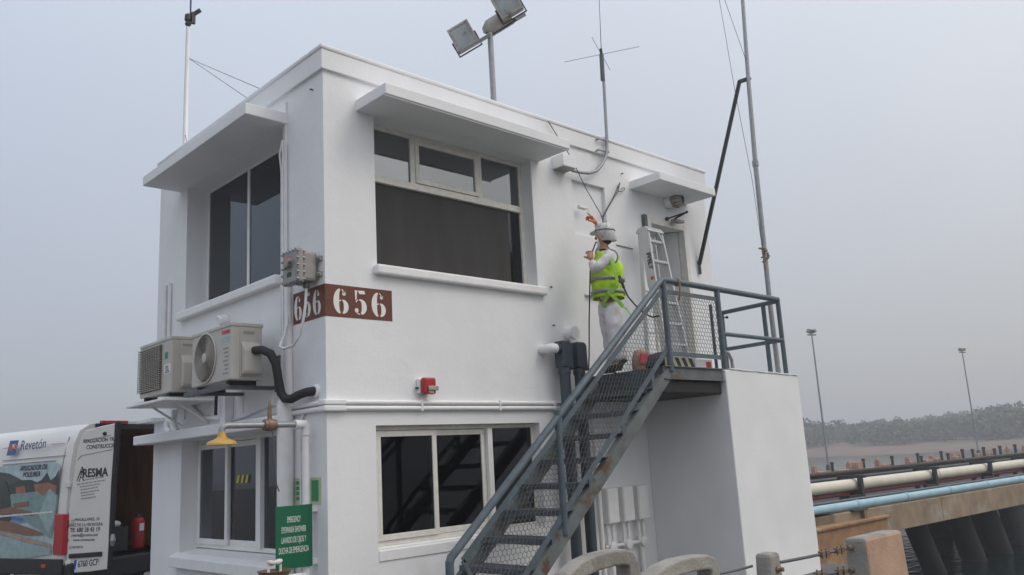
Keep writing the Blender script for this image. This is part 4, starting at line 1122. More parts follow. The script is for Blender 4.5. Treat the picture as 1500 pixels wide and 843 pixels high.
# conduits at the back end of the left wall
t = thing('wall_conduit', 'pair of thin white conduits rising above the louvred air conditioner', 'conduit', (0, 3.7, 3.1))
for y in (3.62, 3.77):
    mb = MB(); mb.tube([(-0.025, y, 3.12), (-0.025, y, 3.98)], 0.022, n=8); build(mb, 'pipe_run', 'white_paint', t, smooth=True)
mb = MB(); mb.box(-0.10, 0, 3.35, 3.80, 3.08, 3.16); build(mb, 'elbow_box', 'white_paint', t, bevel=0.02)
mb = MB(); mb.tube([(-0.03, 3.40, 2.39), (-0.03, 3.42, 2.25), (-0.03, 3.35, 2.16), (-0.03, 3.28, 2.13)], 0.026, n=8)
tag(build(mb, 'drain_hose', 'white_paint', smooth=True), 'white painted hose curving down from the louvred air conditioner shelf', 'hose')
mb = MB(); mb.tube([(-0.03, 3.62, 2.26), (-0.03, 3.60, 2.18), (-0.03, 3.50, 2.13)], 0.026, n=8)
tag(build(mb, 'drain_hose', 'white_paint', smooth=True), 'short white painted hose by the back ledge above the lower canopy', 'hose')
mb = MB()
mb.tube([(-0.03, 2.9, 2.39), (-0.03, 2.6, 2.24), (-0.03, 2.2, 2.20), (-0.03, 2.0, 2.21)], 0.022, n=8)
tag(build(mb, 'drain_hose', 'white_paint', smooth=True), 'long white painted hose slanting along the wall below the air conditioners', 'hose')
mb = MB(); mb.tube([(-0.015, 1.95, 2.16), (-0.02, 1.6, 2.17), (-0.03, 1.2, 2.22), (-0.02, 0.72, 2.26)], 0.012, n=6)
tag(build(mb, 'wall_cable', 'cable_white', smooth=True), 'loose white cable rising along the wall above the lower canopy', 'cable')
mb = MB(); mb.tube([(-0.015, 1.9, 2.13), (-0.02, 1.4, 2.14), (-0.02, 0.72, 2.17)], 0.010, n=6)
tag(build(mb, 'wall_cable', 'cable_white', smooth=True), 'thin white cable lying low along the lower canopy top', 'cable')
t = thing('bracket_leg', 'white wall post with black hose between the two air conditioners', 'post', (-0.05, 1.9, 2.1))
mb = MB(); mb.box(-0.10, -0.002, 1.87, 1.99, 2.115, 2.45); build(mb, 'post', 'white_paint', t, bevel=0.006)
mb = MB(); mb.tube([(-0.14, 1.99, 2.45), (-0.14, 2.0, 2.22)], 0.018, n=8); build(mb, 'hose', 'black_rubber', t)
# round vents
c = onX(325, 466, -0.06)
mb = MB(); mb.lathe([(0.02, 0), (0.065, 0.0), (0.068, 0.09), (0.055, 0.105)], (0, c.y, c.z-0.02), V((-1, 0, -0.25)), n=18); mb.tube([(-0.06, c.y+0.02, c.z-0.03), (-0.06, c.y+0.02, c.z-0.2)], 0.05, n=12)
tag(build(mb, 'wall_vent', 'white_paint', smooth=True), 'round white vent cap just under the upper side sill', 'vent')
# explosion proof junction box with cable ------------------------------
t = thing('switch_box', 'grey cast metal switch box with bolted lid at the building corner', 'switch box', (-0.15, 0.22, 3.3))
x0, x1, ya, yb, za, zb = -0.235, -0.02, 0.075, 0.385, 3.305, 3.635
mb = MB(); mb.box(x0+0.05, x1, ya+0.02, yb-0.02, za+0.02, zb-0.02); bx_ = build(mb, 'body', 'box_grey', t, bevel=0.03)
mb = MB(); mb.box(x0, x0+0.06, ya, yb, za, zb); ld = build(mb, 'lid', 'box_grey', t, bevel=0.02)
bm_ = MB(); bm_.tube([(x0-0.012, 0, 0), (x0+0.075, 0, 0)], 0.011, n=8); b0 = build(bm_, 'bolt', 'galv', ld); first = True
for k in range(5):
    for (yy, zz) in ((ya+0.012, za+0.03+k*0.0675), (yb-0.012, za+0.03+k*0.0675), (ya+0.04+k*0.0575, za+0.012), (ya+0.04+k*0.0575, zb-0.012)):
        if first: b0.location = (0, yy, zz); first = False
        else: share(b0, 'bolt', ld, (0, yy, zz))
mb = MB(); mb.bar((x0-0.03, yb-0.10, za+0.15), (x0-0.03, ya+0.10, za+0.22), 0.03, 0.035); mb.tube([(x0, 0.23, za+0.185), (x0-0.045, 0.23, za+0.185)], 0.03, n=10); build(mb, 'rotary_handle', 'box_grey', ld, bevel=0.006)
mb = MB(); mb.box(x0-0.002, x0, ya+0.13, ya+0.21, za+0.07, za+0.115); build(mb, 'label_plate', 'ink', ld)
mb = MB(); mb.box(x0-0.002, x0, ya+0.17, ya+0.22, zb-0.12, zb-0.05); build(mb, 'red_mark', 'logo_red', ld)
for zz in (za+0.09, zb-0.09):
    mb = MB(); mb.box(x1-0.01, -0.001, ya-0.035, ya+0.03, zz-0.02, zz+0.02); mb.tube([(x1-0.03, ya-0.02, zz), (0, ya-0.02, zz)], 0.009, n=6); build(mb, 'mounting_lug', 'box_grey', t)
mb = MB(); mb.tube([(-0.10, 0.17, za+0.03), (-0.10, 0.17, za-0.035)], 0.03, n=10); build(mb, 'cable_gland', 'galv_dark', t)
mb = MB(); mb.tube([(-0.10, 0.17, za-0.03), (-0.11, 0.17, 3.10), (-0.12, 0.20, 2.95), (-0.12, 0.26, 2.83), (-0.13, 0.36, 2.75), (-0.16, 0.48, 2.735), (-0.16, 0.56, 2.76), (-0.13, 0.60, 2.80), (-0.10, 0.60, 2.86), (-0.06, 0.60, 3.0), (-0.02, 0.66, 3.25)], 0.0135, n=8)
tag(build(mb, 'white_cable', 'cable_white', smooth=True), 'white cable looping below the grey switch box', 'cable')

# emergency shower -------------------------------------------------------
ZA = 2.005; yS = 0.215
sh = thing('emergency_shower', 'emergency shower with yellow head, brass valve and eyewash bowl', 'shower', (-0.09, yS, 0))
mb = MB(); mb.tube([(-0.09, yS, 0), (-0.09, yS, ZA-0.03)], 0.034, n=14); build(mb, 'riser', 'white_paint', sh, smooth=True)
mb = MB(); mb.tube([(-0.09, yS, ZA-0.10), (-0.09, yS, ZA-0.02), (-0.105, yS, ZA), (-0.20, yS, ZA)], 0.043, n=14); build(mb, 'elbow', 'white_paint', sh, smooth=True)
hd = onY(325, 628, yS); xe = hd.x
mb = MB(); mb.tube([(-0.19, yS, ZA), (xe+0.05, yS, ZA+0.0), (xe+0.015, yS, ZA-0.01), (xe, yS, ZA-0.03), (xe, yS, ZA-0.075)], 0.027, n=12); build(mb, 'arm', 'galv', sh, smooth=True)
mb = MB(); mb.lathe([(0.028, 0.02), (0.034, -0.005), (0.042, -0.03), (0.068, -0.045), (0.105, -0.058), (0.124, -0.076), (0.126, -0.092), (0.105, -0.092)], (xe, yS, ZA-0.07), n=24); build(mb, 'shower_head', 'yellow_shower', sh, smooth=True)
xv = onY(395, 618, yS).x
mb = MB(); mb.lathe([(0.035, -0.06), (0.05, -0.055), (0.05, -0.03), (0.055, -0.025), (0.055, 0.025), (0.05, 0.03), (0.05, 0.055), (0.035, 0.06)], (xv, yS, ZA), X_, n=12); va = build(mb, 'valve', 'brass', sh, smooth=True)
mb = MB(); mb.tube([(xv, yS, ZA+0.03), (xv, yS, ZA+0.16), (xv, yS, ZA+0.22)], [0.022, 0.018, 0.006], n=8); build(mb, 'valve_stem', 'brass', va)
mb = MB(); mb.tube([(xv+0.01, yS-0.03, ZA), (xv+0.03, yS-0.03, ZA-0.25), (xv+0.05, yS-0.03, ZA-0.52), (xv+0.075, yS-0.03, ZA-0.58)], 0.006, n=6); build(mb, 'pull_rod', 'galv_dark', sh)
mb = MB(); ebx = -0.33; bc = V((onY(402, 838, yS-0.12).x, yS-0.12, onY(402, 838, yS-0.12).z))
mb.lathe([(0.03, -0.08), (0.10, -0.06), (0.135, 0.0), (0.145, 0.012), (0.13, 0.012), (0.09, -0.04), (0.01, -0.055)], bc, n=24); bw_ = build(mb, 'eyewash_bowl', 'brass', sh, smooth=True)
for dx in (-0.055, 0.055):
    mb = MB(); mb.tube([bc+V((dx, 0, -0.03)), bc+V((dx, 0, 0.06))], 0.012, n=8); mb.lathe([(0.015, 0.055), (0.04, 0.075), (0.04, 0.09), (0.02, 0.10)], bc+V((dx, 0, 0)), V((0.3 if dx < 0 else -0.3, 0, 1)), n=12); build(mb, 'eyewash_nozzle', 'frame_cream', bw_, smooth=True)
mb = MB(); mb.tube([bc+V((0.0, 0.0, -0.06)), bc+V((0.12, 0.06, -0.07)), V((-0.09, yS, bc.z-0.08))], 0.025, n=10); build(mb, 'bowl_arm', 'white_paint', sh)
# green sign and its brackets
ySg = yS-0.055
a, b = onY(404, 743, ySg), onY(458, 829, ySg)
sg = thing('safety_sign', 'green emergency eyewash shower sign with white lettering on the shower pipe', 'sign', ((a.x+b.x)/2, ySg, b.z))
mb = MB(); mb.box(a.x, b.x, ySg, ySg+0.004, b.z, a.z); build(mb, 'plate', 'sign_green', sg)
cx = (a.x+b.x)/2; hgt = a.z-b.z
for k, (ln, sz) in enumerate((('EMERGENCY', 0.074), ('EYEWASH SHOWER', 0.074), ('LAVADO DE OJOS Y', 0.074), ('DUCHA DE EMERGENCIA', 0.074))):
    text(ln, sz, 'numeral_white', sg, (cx-0.005, ySg-0.0008, a.z-hgt*(0.225+0.162*k)), X_, Z_, squeeze=(0.31, 0.36, 0.36, 0.345)[k], bold=-0.002)
for zz in (a.z-0.05, b.z+0.03):
    mb = MB(); mb.box(-0.16, 0.0, yS-0.04, yS+0.05, zz-0.02, zz+0.02); build(mb, 'bracket', 'white_paint', sg)
a, b = onX(432, 701, -0.004), onX(470, 742, -0.004)
s2 = thing('safety_sign', 'small cream and green safety sign behind the shower pipe', 'sign', (0, (a.y+b.y)/2, b.z))
mb = MB(); mb.box(-0.006, -0.001, b.y, a.y, b.z+0.02, a.z); build(mb, 'plate', 'sign_cream', s2)
hh = a.z-b.z-0.02
for (f0, f1) in ((0.06, 0.22), (0.42, 0.58), (0.66, 0.93)):
    for k in range(1 if f0 > 0.6 else 4):
        mb = MB(); y1_, y0_ = a.y-(a.y-b.y)*f0, a.y-(a.y-b.y)*f1
        z1_ = a.z-hh*(0.12+0.2*k) if f0 < 0.6 else a.z-hh*0.1; z0_ = z1_-hh*(0.14 if f0 < 0.6 else 0.8)
        mb.box(-0.0075, -0.006, y0_, y1_, z0_, z1_); build(mb, 'green_print', 'green_sticker', s2)

# ================================================================== ROOF THINGS
# floodlight pole
t = thing('floodlight_pole', 'grey roof pole carrying three weathered rectangular floodlights', 'floodlight', (3.70, 1.5, 5.6))
P0 = V((3.70, 1.5, 5.6)); pt = onY(719, 50, 1.5)
mb = MB(); mb.tube([P0, V((3.70, 1.5, pt.z))], 0.042, n=12); build(mb, 'pole', 'galv', t, smooth=True)
PT = V((3.70, 1.5, pt.z-0.02))
fl_n = V((-0.62, -0.72, -0.30)).normalized()
armL, armR = onY(672, 78, 1.35), onY(768, 22, 1.65)
mb = MB(); mb.bar(armL, PT, 0.05, 0.05); mb.bar(PT, armR, 0.05, 0.05); build(mb, 'crossarm', 'galv_dark', t)
def flood(c, ux, uy, w, h, dep, parent):
    n = ux.cross(uy).normalized()
    mb = MB()
    f_ = [c+ux*(sx*w/2)+uy*(sy*h/2) for sx, sy in ((-1,-1),(1,-1),(1,1),(-1,1))]
    k_ = [c-n*dep+ux*(sx*w*0.30)+uy*(sy*h*0.30) for sx, sy in ((-1,-1),(1,-1),(1,1),(-1,1))]
    m_ = [c-n*dep*0.35+ux*(sx*w/2)+uy*(sy*h/2) for sx, sy in ((-1,-1),(1,-1),(1,1),(-1,1))]
    mb.rings([f_, m_, k_]); bo = build(mb, 'lamp_body', 'flood_body', parent, bevel=0.02)
    mb = MB(); mb.obox(c+n*0.006, ux*(w/2-0.035), uy*(h/2-0.035), n*0.005); build(mb, 'lamp_glass', 'flood_glass', bo)
    mb = MB(); frame_bars(mb, c-ux*w/2-uy*h/2+n*0.02, ux, uy, w, h, 0.03, 0.028, n); build(mb, 'lamp_rim', 'flood_body', bo)
    mb = MB(); q_ = -uy*(h/2+0.05)
    mb.tube([c-ux*(w/2+0.015)-n*dep*0.2, c-ux*(w/2+0.015)+q_-n*dep*0.2, c+ux*(w/2+0.015)+q_-n*dep*0.2, c+ux*(w/2+0.015)-n*dep*0.2], 0.014, n=6); build(mb, 'yoke', 'black_metal', bo)
u1 = (CR*0.865+CU*0.50-CF*0.05).normalized()
v1 = (-CR*0.46+CU*0.86+CF*0.22).normalized()
d_ = 13.0
flood(onP(678, 53, PT, CF), u1, v1, 0.34, 0.39, 0.22, t)
flood(onP(742, 4, PT, CF), u1, v1, 0.36, 0.40, 0.24, t)
u2 = (CR*0.80+CU*0.55+CF*0.2).normalized(); v2 = (CF*0.75+CU*0.45-CR*0.35).normalized(); v2 = (v2-u2*v2.dot(u2)).normalized()
flood(onP(730, 40, PT+CF*0.2, CF), -u2, v2, 0.40, 0.30, 0.16, t)
# white wind mast
t = thing('wind_mast', 'white roof mast with black wind sensor and thin stay wires', 'mast', (0.27, 3.98, 5.6))
pts = [V((0.27, 3.98, 5.6)), V((0.27, 3.98, 6.6)), onY(275.5, 40, 3.98)]
mb = MB(); mb.tube(pts, [0.034, 0.03, 0.026], n=10); build(mb, 'pole', 'white_paint', t, smooth=True)
e_ = onY(275.5, 38, 3.98)
mb = MB(); mb.lathe([(0.03, 0), (0.045, 0.02), (0.03, 0.06), (0.05, 0.08), (0.045, 0.16), (0.02, 0.18)], e_, n=10); build(mb, 'sensor_body', 'black_metal', t, smooth=True)
mb = MB(); mb.tube([e_+Z_*0.12+CR*0.03, onY(280, -20, 3.98)], 0.012, n=6); build(mb, 'sensor_rod', 'ink_blue', t)
mb = MB(); mb.bar(e_+Z_*0.15+CR*0.04, e_+Z_*0.24+CR*0.17, 0.03, 0.05); mb.bar(e_+Z_*0.03+CR*0.07, e_+Z_*0.2+CR*0.07, 0.04, 0.05); build(mb, 'wind_vane', 'black_metal', t)
w0 = onY(277, 86, 3.98)
for q in ((0.05, 1.27, 5.70), (0.05, 1.60, 5.70)):
    mb = MB(); mb.tube([w0, q], 0.0035, n=4); build(mb, 'stay_wire', 'rope', t)
mb = MB(); mb.tube([(0.27, 3.98, 6.13), (0.05, 3.35, 5.70)], 0.004, n=4); build(mb, 'stay_wire', 'rope', t)

# flag mast with strut on the landing
mx, my = 6.43, -0.93
t = thing('flag_mast', 'tall grey flag mast with dark bent strut beside the door', 'mast', (mx, my, 2.46))
top = onY(1085, -40, my)
mb = MB(); mb.tube([(mx, my, 2.46), onY(1127, 438, my), onY(1117, 340, my), onY(1107, 245, my), onY(1096, 115, my), top], [0.034, 0.034, 0.034, 0.034, 0.03, 0.026], n=10); build(mb, 'pole', 'galv', t, smooth=True)
c = onY(1106.5, 240, my); mb = MB(); mb.tube([c-Z_*0.04, c+Z_*0.04], 0.045, n=10); build(mb, 'coupling', 'galv', t)
j = onY(1096, 116, my); s0_ = V((6.50, -0.012, 4.07)); s1_ = onY(1083, 121, my+0.1)
s0_ = onY(1026, 402, -0.03)
mb = MB(); mb.bar(s0_, s0_+V((0.0, 0, 0.16)), 0.05, 0.02, up=Y_); mb.bar(s0_+Z_*0.15, s1_, 0.055, 0.05); mb.bar(s1_-V((0.02, 0, 0)), j+V((0.06, 0, 0.03)), 0.05, 0.055); build(mb, 'strut', 'black_metal', t, bevel=0.006)
k_ = onY(1120, 378, my)
mb = MB(); mb.tube([onY(1052, -10, my), onY(1076, 130, my), onY(1102, 265, my), onY(1116, 360, my)], 0.0035, n=5); build(mb, 'halyard', 'rope', t)
mb = MB(); mb.tube([onY(1058, -10, my), onY(1095, 95, my)], 0.0035, n=5); build(mb, 'halyard', 'rope', t)
mb = MB()
for i in range(5):
    a = i*1.3; mb.tube([k_+V((0.05*math.cos(a), 0.05*math.sin(a), -0.1+i*0.05)), k_+V((-0.05*math.cos(a+.6), -0.05*math.sin(a), -0.06+i*0.05)), k_+V((0.045*math.sin(a), -0.05, 0.0+i*0.03))], 0.012, n=6)
mb.tube([k_+V((-0.04, 0, 0.1)), k_+V((-0.06, -0.02, -0.18))], 0.01, n=6); mb.tube([k_+V((0.04, 0, 0.22)), k_+V((0.03, -0.04, 0.0))], 0.012, n=6)
build(mb, 'rope_knot', 'rope_tan', t)

# ================================================================== LADDER AND LOOSE THINGS ON THE LANDING
ld = thing('step_ladder', 'closed aluminium step ladder standing upright beside the door', 'ladder', (4.75, -0.35, ZP))
ZL = 4.42
fl0, fr0 = V((4.60, -0.30, ZL)), V((4.885, -0.30, ZL))
fl1, fr1 = V((4.50, -0.52, ZP)), V((4.98, -0.52, ZP))
bl0, br0 = V((4.60, -0.20, ZL)), V((4.885, -0.20, ZL))
bl1, br1 = V((4.50, -0.22, ZP)), V((4.98, -0.22, ZP))
for a, b in ((fl0, fl1), (fr0, fr1)):
    mb = MB(); mb.bar(a, b, 0.028, 0.085, up=-Y_); build(mb, 'front_rail', 'aluminium', ld)
for a, b in ((bl0, bl1), (br0, br1)):
    mb = MB(); mb.bar(a, b, 0.024, 0.05, up=-Y_); build(mb, 'rear_rail', 'aluminium', ld)
mb = MB(); mb.prism([(-0.345, ZL), (-0.215, ZL), (-0.28, ZL-0.75), (-0.36, ZL-1.05), (-0.43, ZL-1.05)], (4.565, 0, 0), Y_, Z_, X_*0.006); build(mb, 'side_plate', 'aluminium', ld)
nr = 7
for k in range(nr):
    f = (k+0.55)/nr; a, b = fl0.lerp(fl1, f), fr0.lerp(fr1, f)
    mb = MB(); mb.bar(a, b, 0.08, 0.028); build(mb, 'step', 'aluminium', ld)
    if k % 2 == 0:
        a, b = bl0.lerp(bl1, f+0.05), br0.lerp(br1, f+0.05); mb = MB(); mb.tube([a, b], 0.012, n=6); build(mb, 'rear_rung', 'aluminium', ld)
mb = MB(); mb.prism([(-0.36, 0.0), (-0.36, 0.02), (-0.32, 0.075), (-0.19, 0.075), (-0.15, 0.03), (-0.15, 0.0)], (4.575, 0, ZL-0.03), Y_, Z_, X_*0.335); build(mb, 'top_cap', 'aluminium', ld, bevel=0.008)
mb = MB(); mb.bar(fl0-Z_*0.03+V((0.03, -0.02, 0)), fl0-Z_*0.16+V((0.0, -0.025, 0)), 0.02, 0.02); build(mb, 'corner_brace', 'aluminium', ld)
mb = MB(); mb.bar(fr0-Z_*0.03+V((-0.09, -0.045, 0)), fr0-Z_*0.17+V((0.0, -0.05, 0)), 0.03, 0.02); build(mb, 'corner_brace', 'aluminium', ld)
mid = fl0.lerp(fl1, 0.22)
dn = (fl1-fl0).normalized()
text('SVELT', 0.085, 'ink', ld, mid+V((-0.026, 0, 0)), dn, V((0, -1, -0.1)).cross(V((0,0,0))) if False else (-X_).cross(dn), bold=0.03, shear=0.2)
mb = MB(); m2_ = fl0.lerp(fl1, 0.345); mb.obox(m2_+V((-0.027, 0, 0)), dn*0.02, V((0, 0.02, 0)), V((0.001, 0, 0))); build(mb, 'red_mark', 'red_text', ld)
# rope tied round the rail
mb = MB()
for k in range(3): mb.lathe([(0.042, 0), (0.048, 0.006), (0.042, 0.012)], (3.86+0.014*k, YS, ZT+0.004), X_, n=12)
mb.tube([(3.87, YS-0.03, ZT+0.03), (3.875, YS-0.05, ZT-0.03), (3.86, YS-0.045, ZT-0.16), (3.85, YS-0.03, ZT-0.22)], 0.012, n=6)
tag(build(mb, 'tied_rope', 'rope_tan', smooth=True), 'brownish rope tied round the top handrail of the landing', 'rope')
# things behind the mesh
def lumpy(c, rx, ry, rz, seed, amt=0.16):
    rr = random.Random(seed); mb = MB(); mb.ball((0, 0, 0), 1, 1, 1, n=16, m=10)
    ph = [rr.uniform(0, 6) for _ in range(6)]
    mb.v = [V((p.x*rx*(1+amt*math.sin(3*p.y+ph[0])+amt*.6*math.sin(5*p.z+ph[1])), p.y*ry*(1+amt*math.sin(4*p.x+ph[2])), max(p.z, -0.55)*rz*(1+amt*math.sin(3*p.x+ph[3])*math.cos(3*p.y+ph[4]))+rz*0.55))+V(c) for p in mb.v]
    return mb
tag(build(lumpy((3.80, -0.95, ZP), 0.24, 0.14, 0.13, 3), 'tool_bag', 'black_rubber', smooth=True), 'black soft tool bag lying on the landing behind the mesh', 'bag')
tag(build(lumpy((4.02, -0.80, ZP), 0.20, 0.14, 0.08, 5), 'tarpaulin', 'blue_tarp', smooth=True), 'crumpled blue tarpaulin on the landing under the red bag', 'tarpaulin')
rb = thing('paint_bag', 'red and white paint bag standing on the landing behind the mesh', 'bag', (3.92, -0.55, ZP))
mb = lumpy((3.92, -0.55, ZP), 0.13, 0.09, 0.20, 9, 0.08); build(mb, 'sack', 'orange_block', rb, smooth=True)
mb = MB(); mb.obox((3.90, -0.645, ZP+0.17), V((0.09, 0, 0)), V((0, 0.006, 0)), V((0.01, 0, 0.06))); build(mb, 'printed_band', 'red_text', rb)
wb = thing('cardboard_box', 'low white carton with red print on the landing beside the ladder foot', 'box', (4.43, -1.05, ZP))
mb = MB(); mb.box(4.25, 4.60, -1.10, -0.86, ZP, ZP+0.13); build(mb, 'carton', 'plate_white', wb, bevel=0.006)
mb = MB(); mb.box(4.47, 4.57, -1.102, -1.10, ZP+0.03, ZP+0.10); build(mb, 'red_print', 'red_text', wb)
ht = thing('striped_board', 'black and cream striped warning board lying on the landing edge', 'board', (3.88, -1.08, ZP))
mb = MB(); mb.box(3.66, 4.18, -1.12, -1.10, ZP+0.002, ZP+0.125); build(mb, 'board', 'sign_cream', ht)
for k in range(4):
    mb = MB(); mb.prism([(0, 0), (0.07, 0), (0.0, 0.121), (-0.07, 0.121)], (3.76+k*0.13, -1.1205, ZP+0.004), X_, Z_, -Y_*0.0015); build(mb, 'stripe', 'ink', ht)

# ================================================================== PERSON
P0 = V((3.42, -0.60, ZP))
FW = V((-0.36, 0.933, 0)).normalized(); LT = V((-FW.y, FW.x, 0))          # facing, left hand side (towards the camera)
def Q(u, v, off=0.0): return onP(u, v, P0+LT*off, LT)
pe = thing('person', 'person in white overalls, yellow vest and pale cap painting the wall with a roller', 'person', P0)
def skinned(name, verts, edges, m_, parent, sub=2):
    """verts: list of (pos, rx, ry)"""
    off = W[parent]
    me = bpy.data.meshes.new(name)
    me.from_pydata([tuple(V(p[0])-off) for p in verts], edges, []); me.materials.append(MATS[m_])
    o = bpy.data.objects.new(name, me); COL.objects.link(o); o.parent = parent; W[o] = off
    sk = o.modifiers.new('skin', 'SKIN'); sk.use_smooth_shade = True
    lay = me.skin_vertices[0] if me.skin_vertices else None
    if lay is None:
        bm = bmesh.new(); bm.from_mesh(me); bm.verts.layers.skin.verify(); bm.to_mesh(me); bm.free(); lay = me.skin_vertices[0]
    for i, p in enumerate(verts):
        lay.data[i].radius = (p[1], p[2]); lay.data[i].use_root = (i == 0)
    s = o.modifiers.new('sub', 'SUBSURF'); s.levels = sub; s.render_levels = sub
    return o
pel = Q(893, 447); spi = Q(890, 418); che = Q(889, 390); nek = Q(885, 366); hed = Q(884.5, 347)
ls, le, lw = Q(893, 377, 0.15), Q(871, 396, 0.24), Q(867, 382, 0.20)
rs_, re, rw = Q(884, 371, -0.17), Q(882, 348, -0.24), Q(873.5, 328, -0.18)
lh, lk = Q(896, 452, 0.085), Q(902, 487, 0.10); rh, rk = Q(889, 452, -0.085), Q(893, 490, -0.10)
la = V((lk.x+0.03, lk.y-0.02, ZP+0.09)); ra = V((rk.x+0.02, rk.y-0.02, ZP+0.09))
lt_, rt_ = la+FW*0.17-Z_*0.05, ra+FW*0.17-Z_*0.05
body = [(pel, .09, .08), (spi, .09, .08), (che, .115, .09), (nek, .055, .055), (nek.lerp(hed, .55), .05, .05),
        (ls, .055, .055), (le, .04, .04), (lw, .03, .03), (rs_, .055, .055), (re, .046, .046), (rw, .036, .036),
        (lh, .08, .08), (lk, .055, .055), (la, .04, .04), (lt_, .04, .03), (rh, .08, .08), (rk, .055, .055), (ra, .04, .04), (rt_, .04, .03)]
edg = [(0, 1), (1, 2), (2, 3), (3, 4), (2, 5), (5, 6), (6, 7), (2, 8), (8, 9), (9, 10), (0, 11), (11, 12), (12, 13), (13, 14), (0, 15), (15, 16), (16, 17), (17, 18)]
hb = len(body)
# head: a few vertices for skull, face and jaw, so that the body stays one surface
hup = (hed-nek).normalized(); hfw = (FW*0.95+Z_*0.25); hfw = (hfw-hup*hfw.dot(hup)).normalized()
body += [(hed-hup*0.03+hfw*0.015, .068, .075), (hed+hup*0.06, .075, .085), (hed+hup*0.11, .055, .06), (hed-hup*0.045+hfw*0.055, .045, .045)]
edg += [(4, hb), (hb, hb+1), (hb+1, hb+2), (hb, hb+3)]
bo = skinned('body', body, edg, 'skin', pe)
# face details
def bump_(name, c, r, m_, par): mb = MB(); mb.ball(c, *r, n=10, m=6); return build(mb, name, m_, par, smooth=True)
bump_('nose', hed-hup*0.008+hfw*0.098, (0.016, 0.018, 0.024), 'skin', bo)
for s in (1, -1):
    bump_('ear', hed-hup*0.0+LT*0.078*s-hfw*0.01, (0.016, 0.016, 0.034), 'skin', bo)
    bump_('eye', hed+hup*0.018+LT*0.032*s+hfw*0.085, (0.010, 0.010, 0.008), 'ink', bo)
mb = MB(); mb.obox(hed-hup*0.06+hfw*0.092, LT*0.025, hfw*0.006, hup*0.005); build(mb, 'mouth', 'logo_red', bo)
bump_('hair', hed-hfw*0.03-hup*0.035, (0.070, 0.070, 0.070), 'hair', bo)
# hands with five fingers
def hand(wr, dr, palm_n, curl, m_, name='hand', k_=1.0):
    dr = dr.normalized(); pn_ = (palm_n-dr*palm_n.dot(dr)).normalized(); sd = dr.cross(pn_)
    vs = [(wr, .026, .022), (wr+dr*0.045, .036, .018), (wr+dr*0.085, .038, .016)]; es = [(0, 1), (1, 2)]
    for k, ln in enumerate((0.066, 0.075, 0.070, 0.056)):
        b = wr+dr*0.088+sd*(0.030-0.020*k); i = len(vs)
        m1 = b+(dr*math.cos(curl*.5)+pn_*math.sin(curl*.5))*ln*0.5; e1 = m1+(dr*math.cos(curl*1.6)+pn_*math.sin(curl*1.6))*ln*0.55
        vs += [(b, .0105, .0105), (m1, .010, .010), (e1, .008, .008)]; es += [(2, i), (i, i+1), (i+1, i+2)]
    i = len(vs); b = wr+dr*0.035+sd*0.036
    m1 = b+(dr*0.6+sd*0.6+pn_*0.3).normalized()*0.035; e1 = m1+(dr*0.7+pn_*0.7).normalized()*0.03
    vs += [(b, .013, .013), (m1, .011, .011), (e1, .009, .009)]; es += [(1, i), (i, i+1), (i+1, i+2)]
    vs = [(wr+(v[0]-wr)*k_, v[1]*k_, v[2]*k_) for v in vs]
    return skinned(name, vs, es, m_, pe, sub=1)
tip = Q(862, 313, -0.14); hd_dir = tip-rw
hand(rw-hd_dir.normalized()*0.015, hd_dir, FW-Z_*0.2, 1.35, 'skin_orange', k_=1.3)
hand(lw+(lw-le).normalized()*0.01, (Q(864, 371, 0.17)-lw), -LT*0.7+FW*0.3, 0.9, 'skin', k_=1.15)
# clothing
shirt = [(pel, .145, .12), (spi, .14, .115), (che, .155, .12), (nek-Z_*0.03, .075, .07), (ls, .085, .085), (ls.lerp(le, .5), .084, .082), (le, .078, .078), (le.lerp(lw, .5), .066, .066), (lw, .046, .046),
         (rs_, .075, .075), (re, .060, .060), (re.lerp(rw, .12), .055, .055)]
skinned('shirt', shirt, [(0, 1), (1, 2), (2, 3), (2, 4), (4, 5), (5, 6), (6, 7), (7, 8), (2, 9), (9, 10), (10, 11)], 'white_cloth', pe)
trou = [(pel+Z_*0.07, .14, .115), (pel-Z_*0.02, .15, .125), (lh, .120, .115), (lh.lerp(lk, .5), .118, .112), (lk, .102, .100), (lk.lerp(la, .4), .098, .095), (lk.lerp(la, .7), .085, .082), (la+Z_*0.02, .080, .080),
        (rh, .115, .112), (rh.lerp(rk, .5), .112, .11), (rk, .10, .10), (rk.lerp(ra, .4), .095, .095), (rk.lerp(ra, .7), .085, .085), (ra+Z_*0.02, .080, .080)]
skinned('trousers', trou, [(0, 1), (1, 2), (2, 3), (3, 4), (4, 5), (5, 6), (6, 7), (1, 8), (8, 9), (9, 10), (10, 11), (11, 12), (12, 13)], 'white_cloth', pe)
for a, t_ in ((la, lt_), (ra, rt_)):
    skinned('boot', [(a-FW*0.05-Z_*0.04, .05, .05), (a+Z_*0.05, .06, .06), (a+FW*0.08-Z_*0.04, .052, .045), (t_, .045, .038)], [(0, 1), (0, 2), (2, 3)], 'black_rubber', pe)
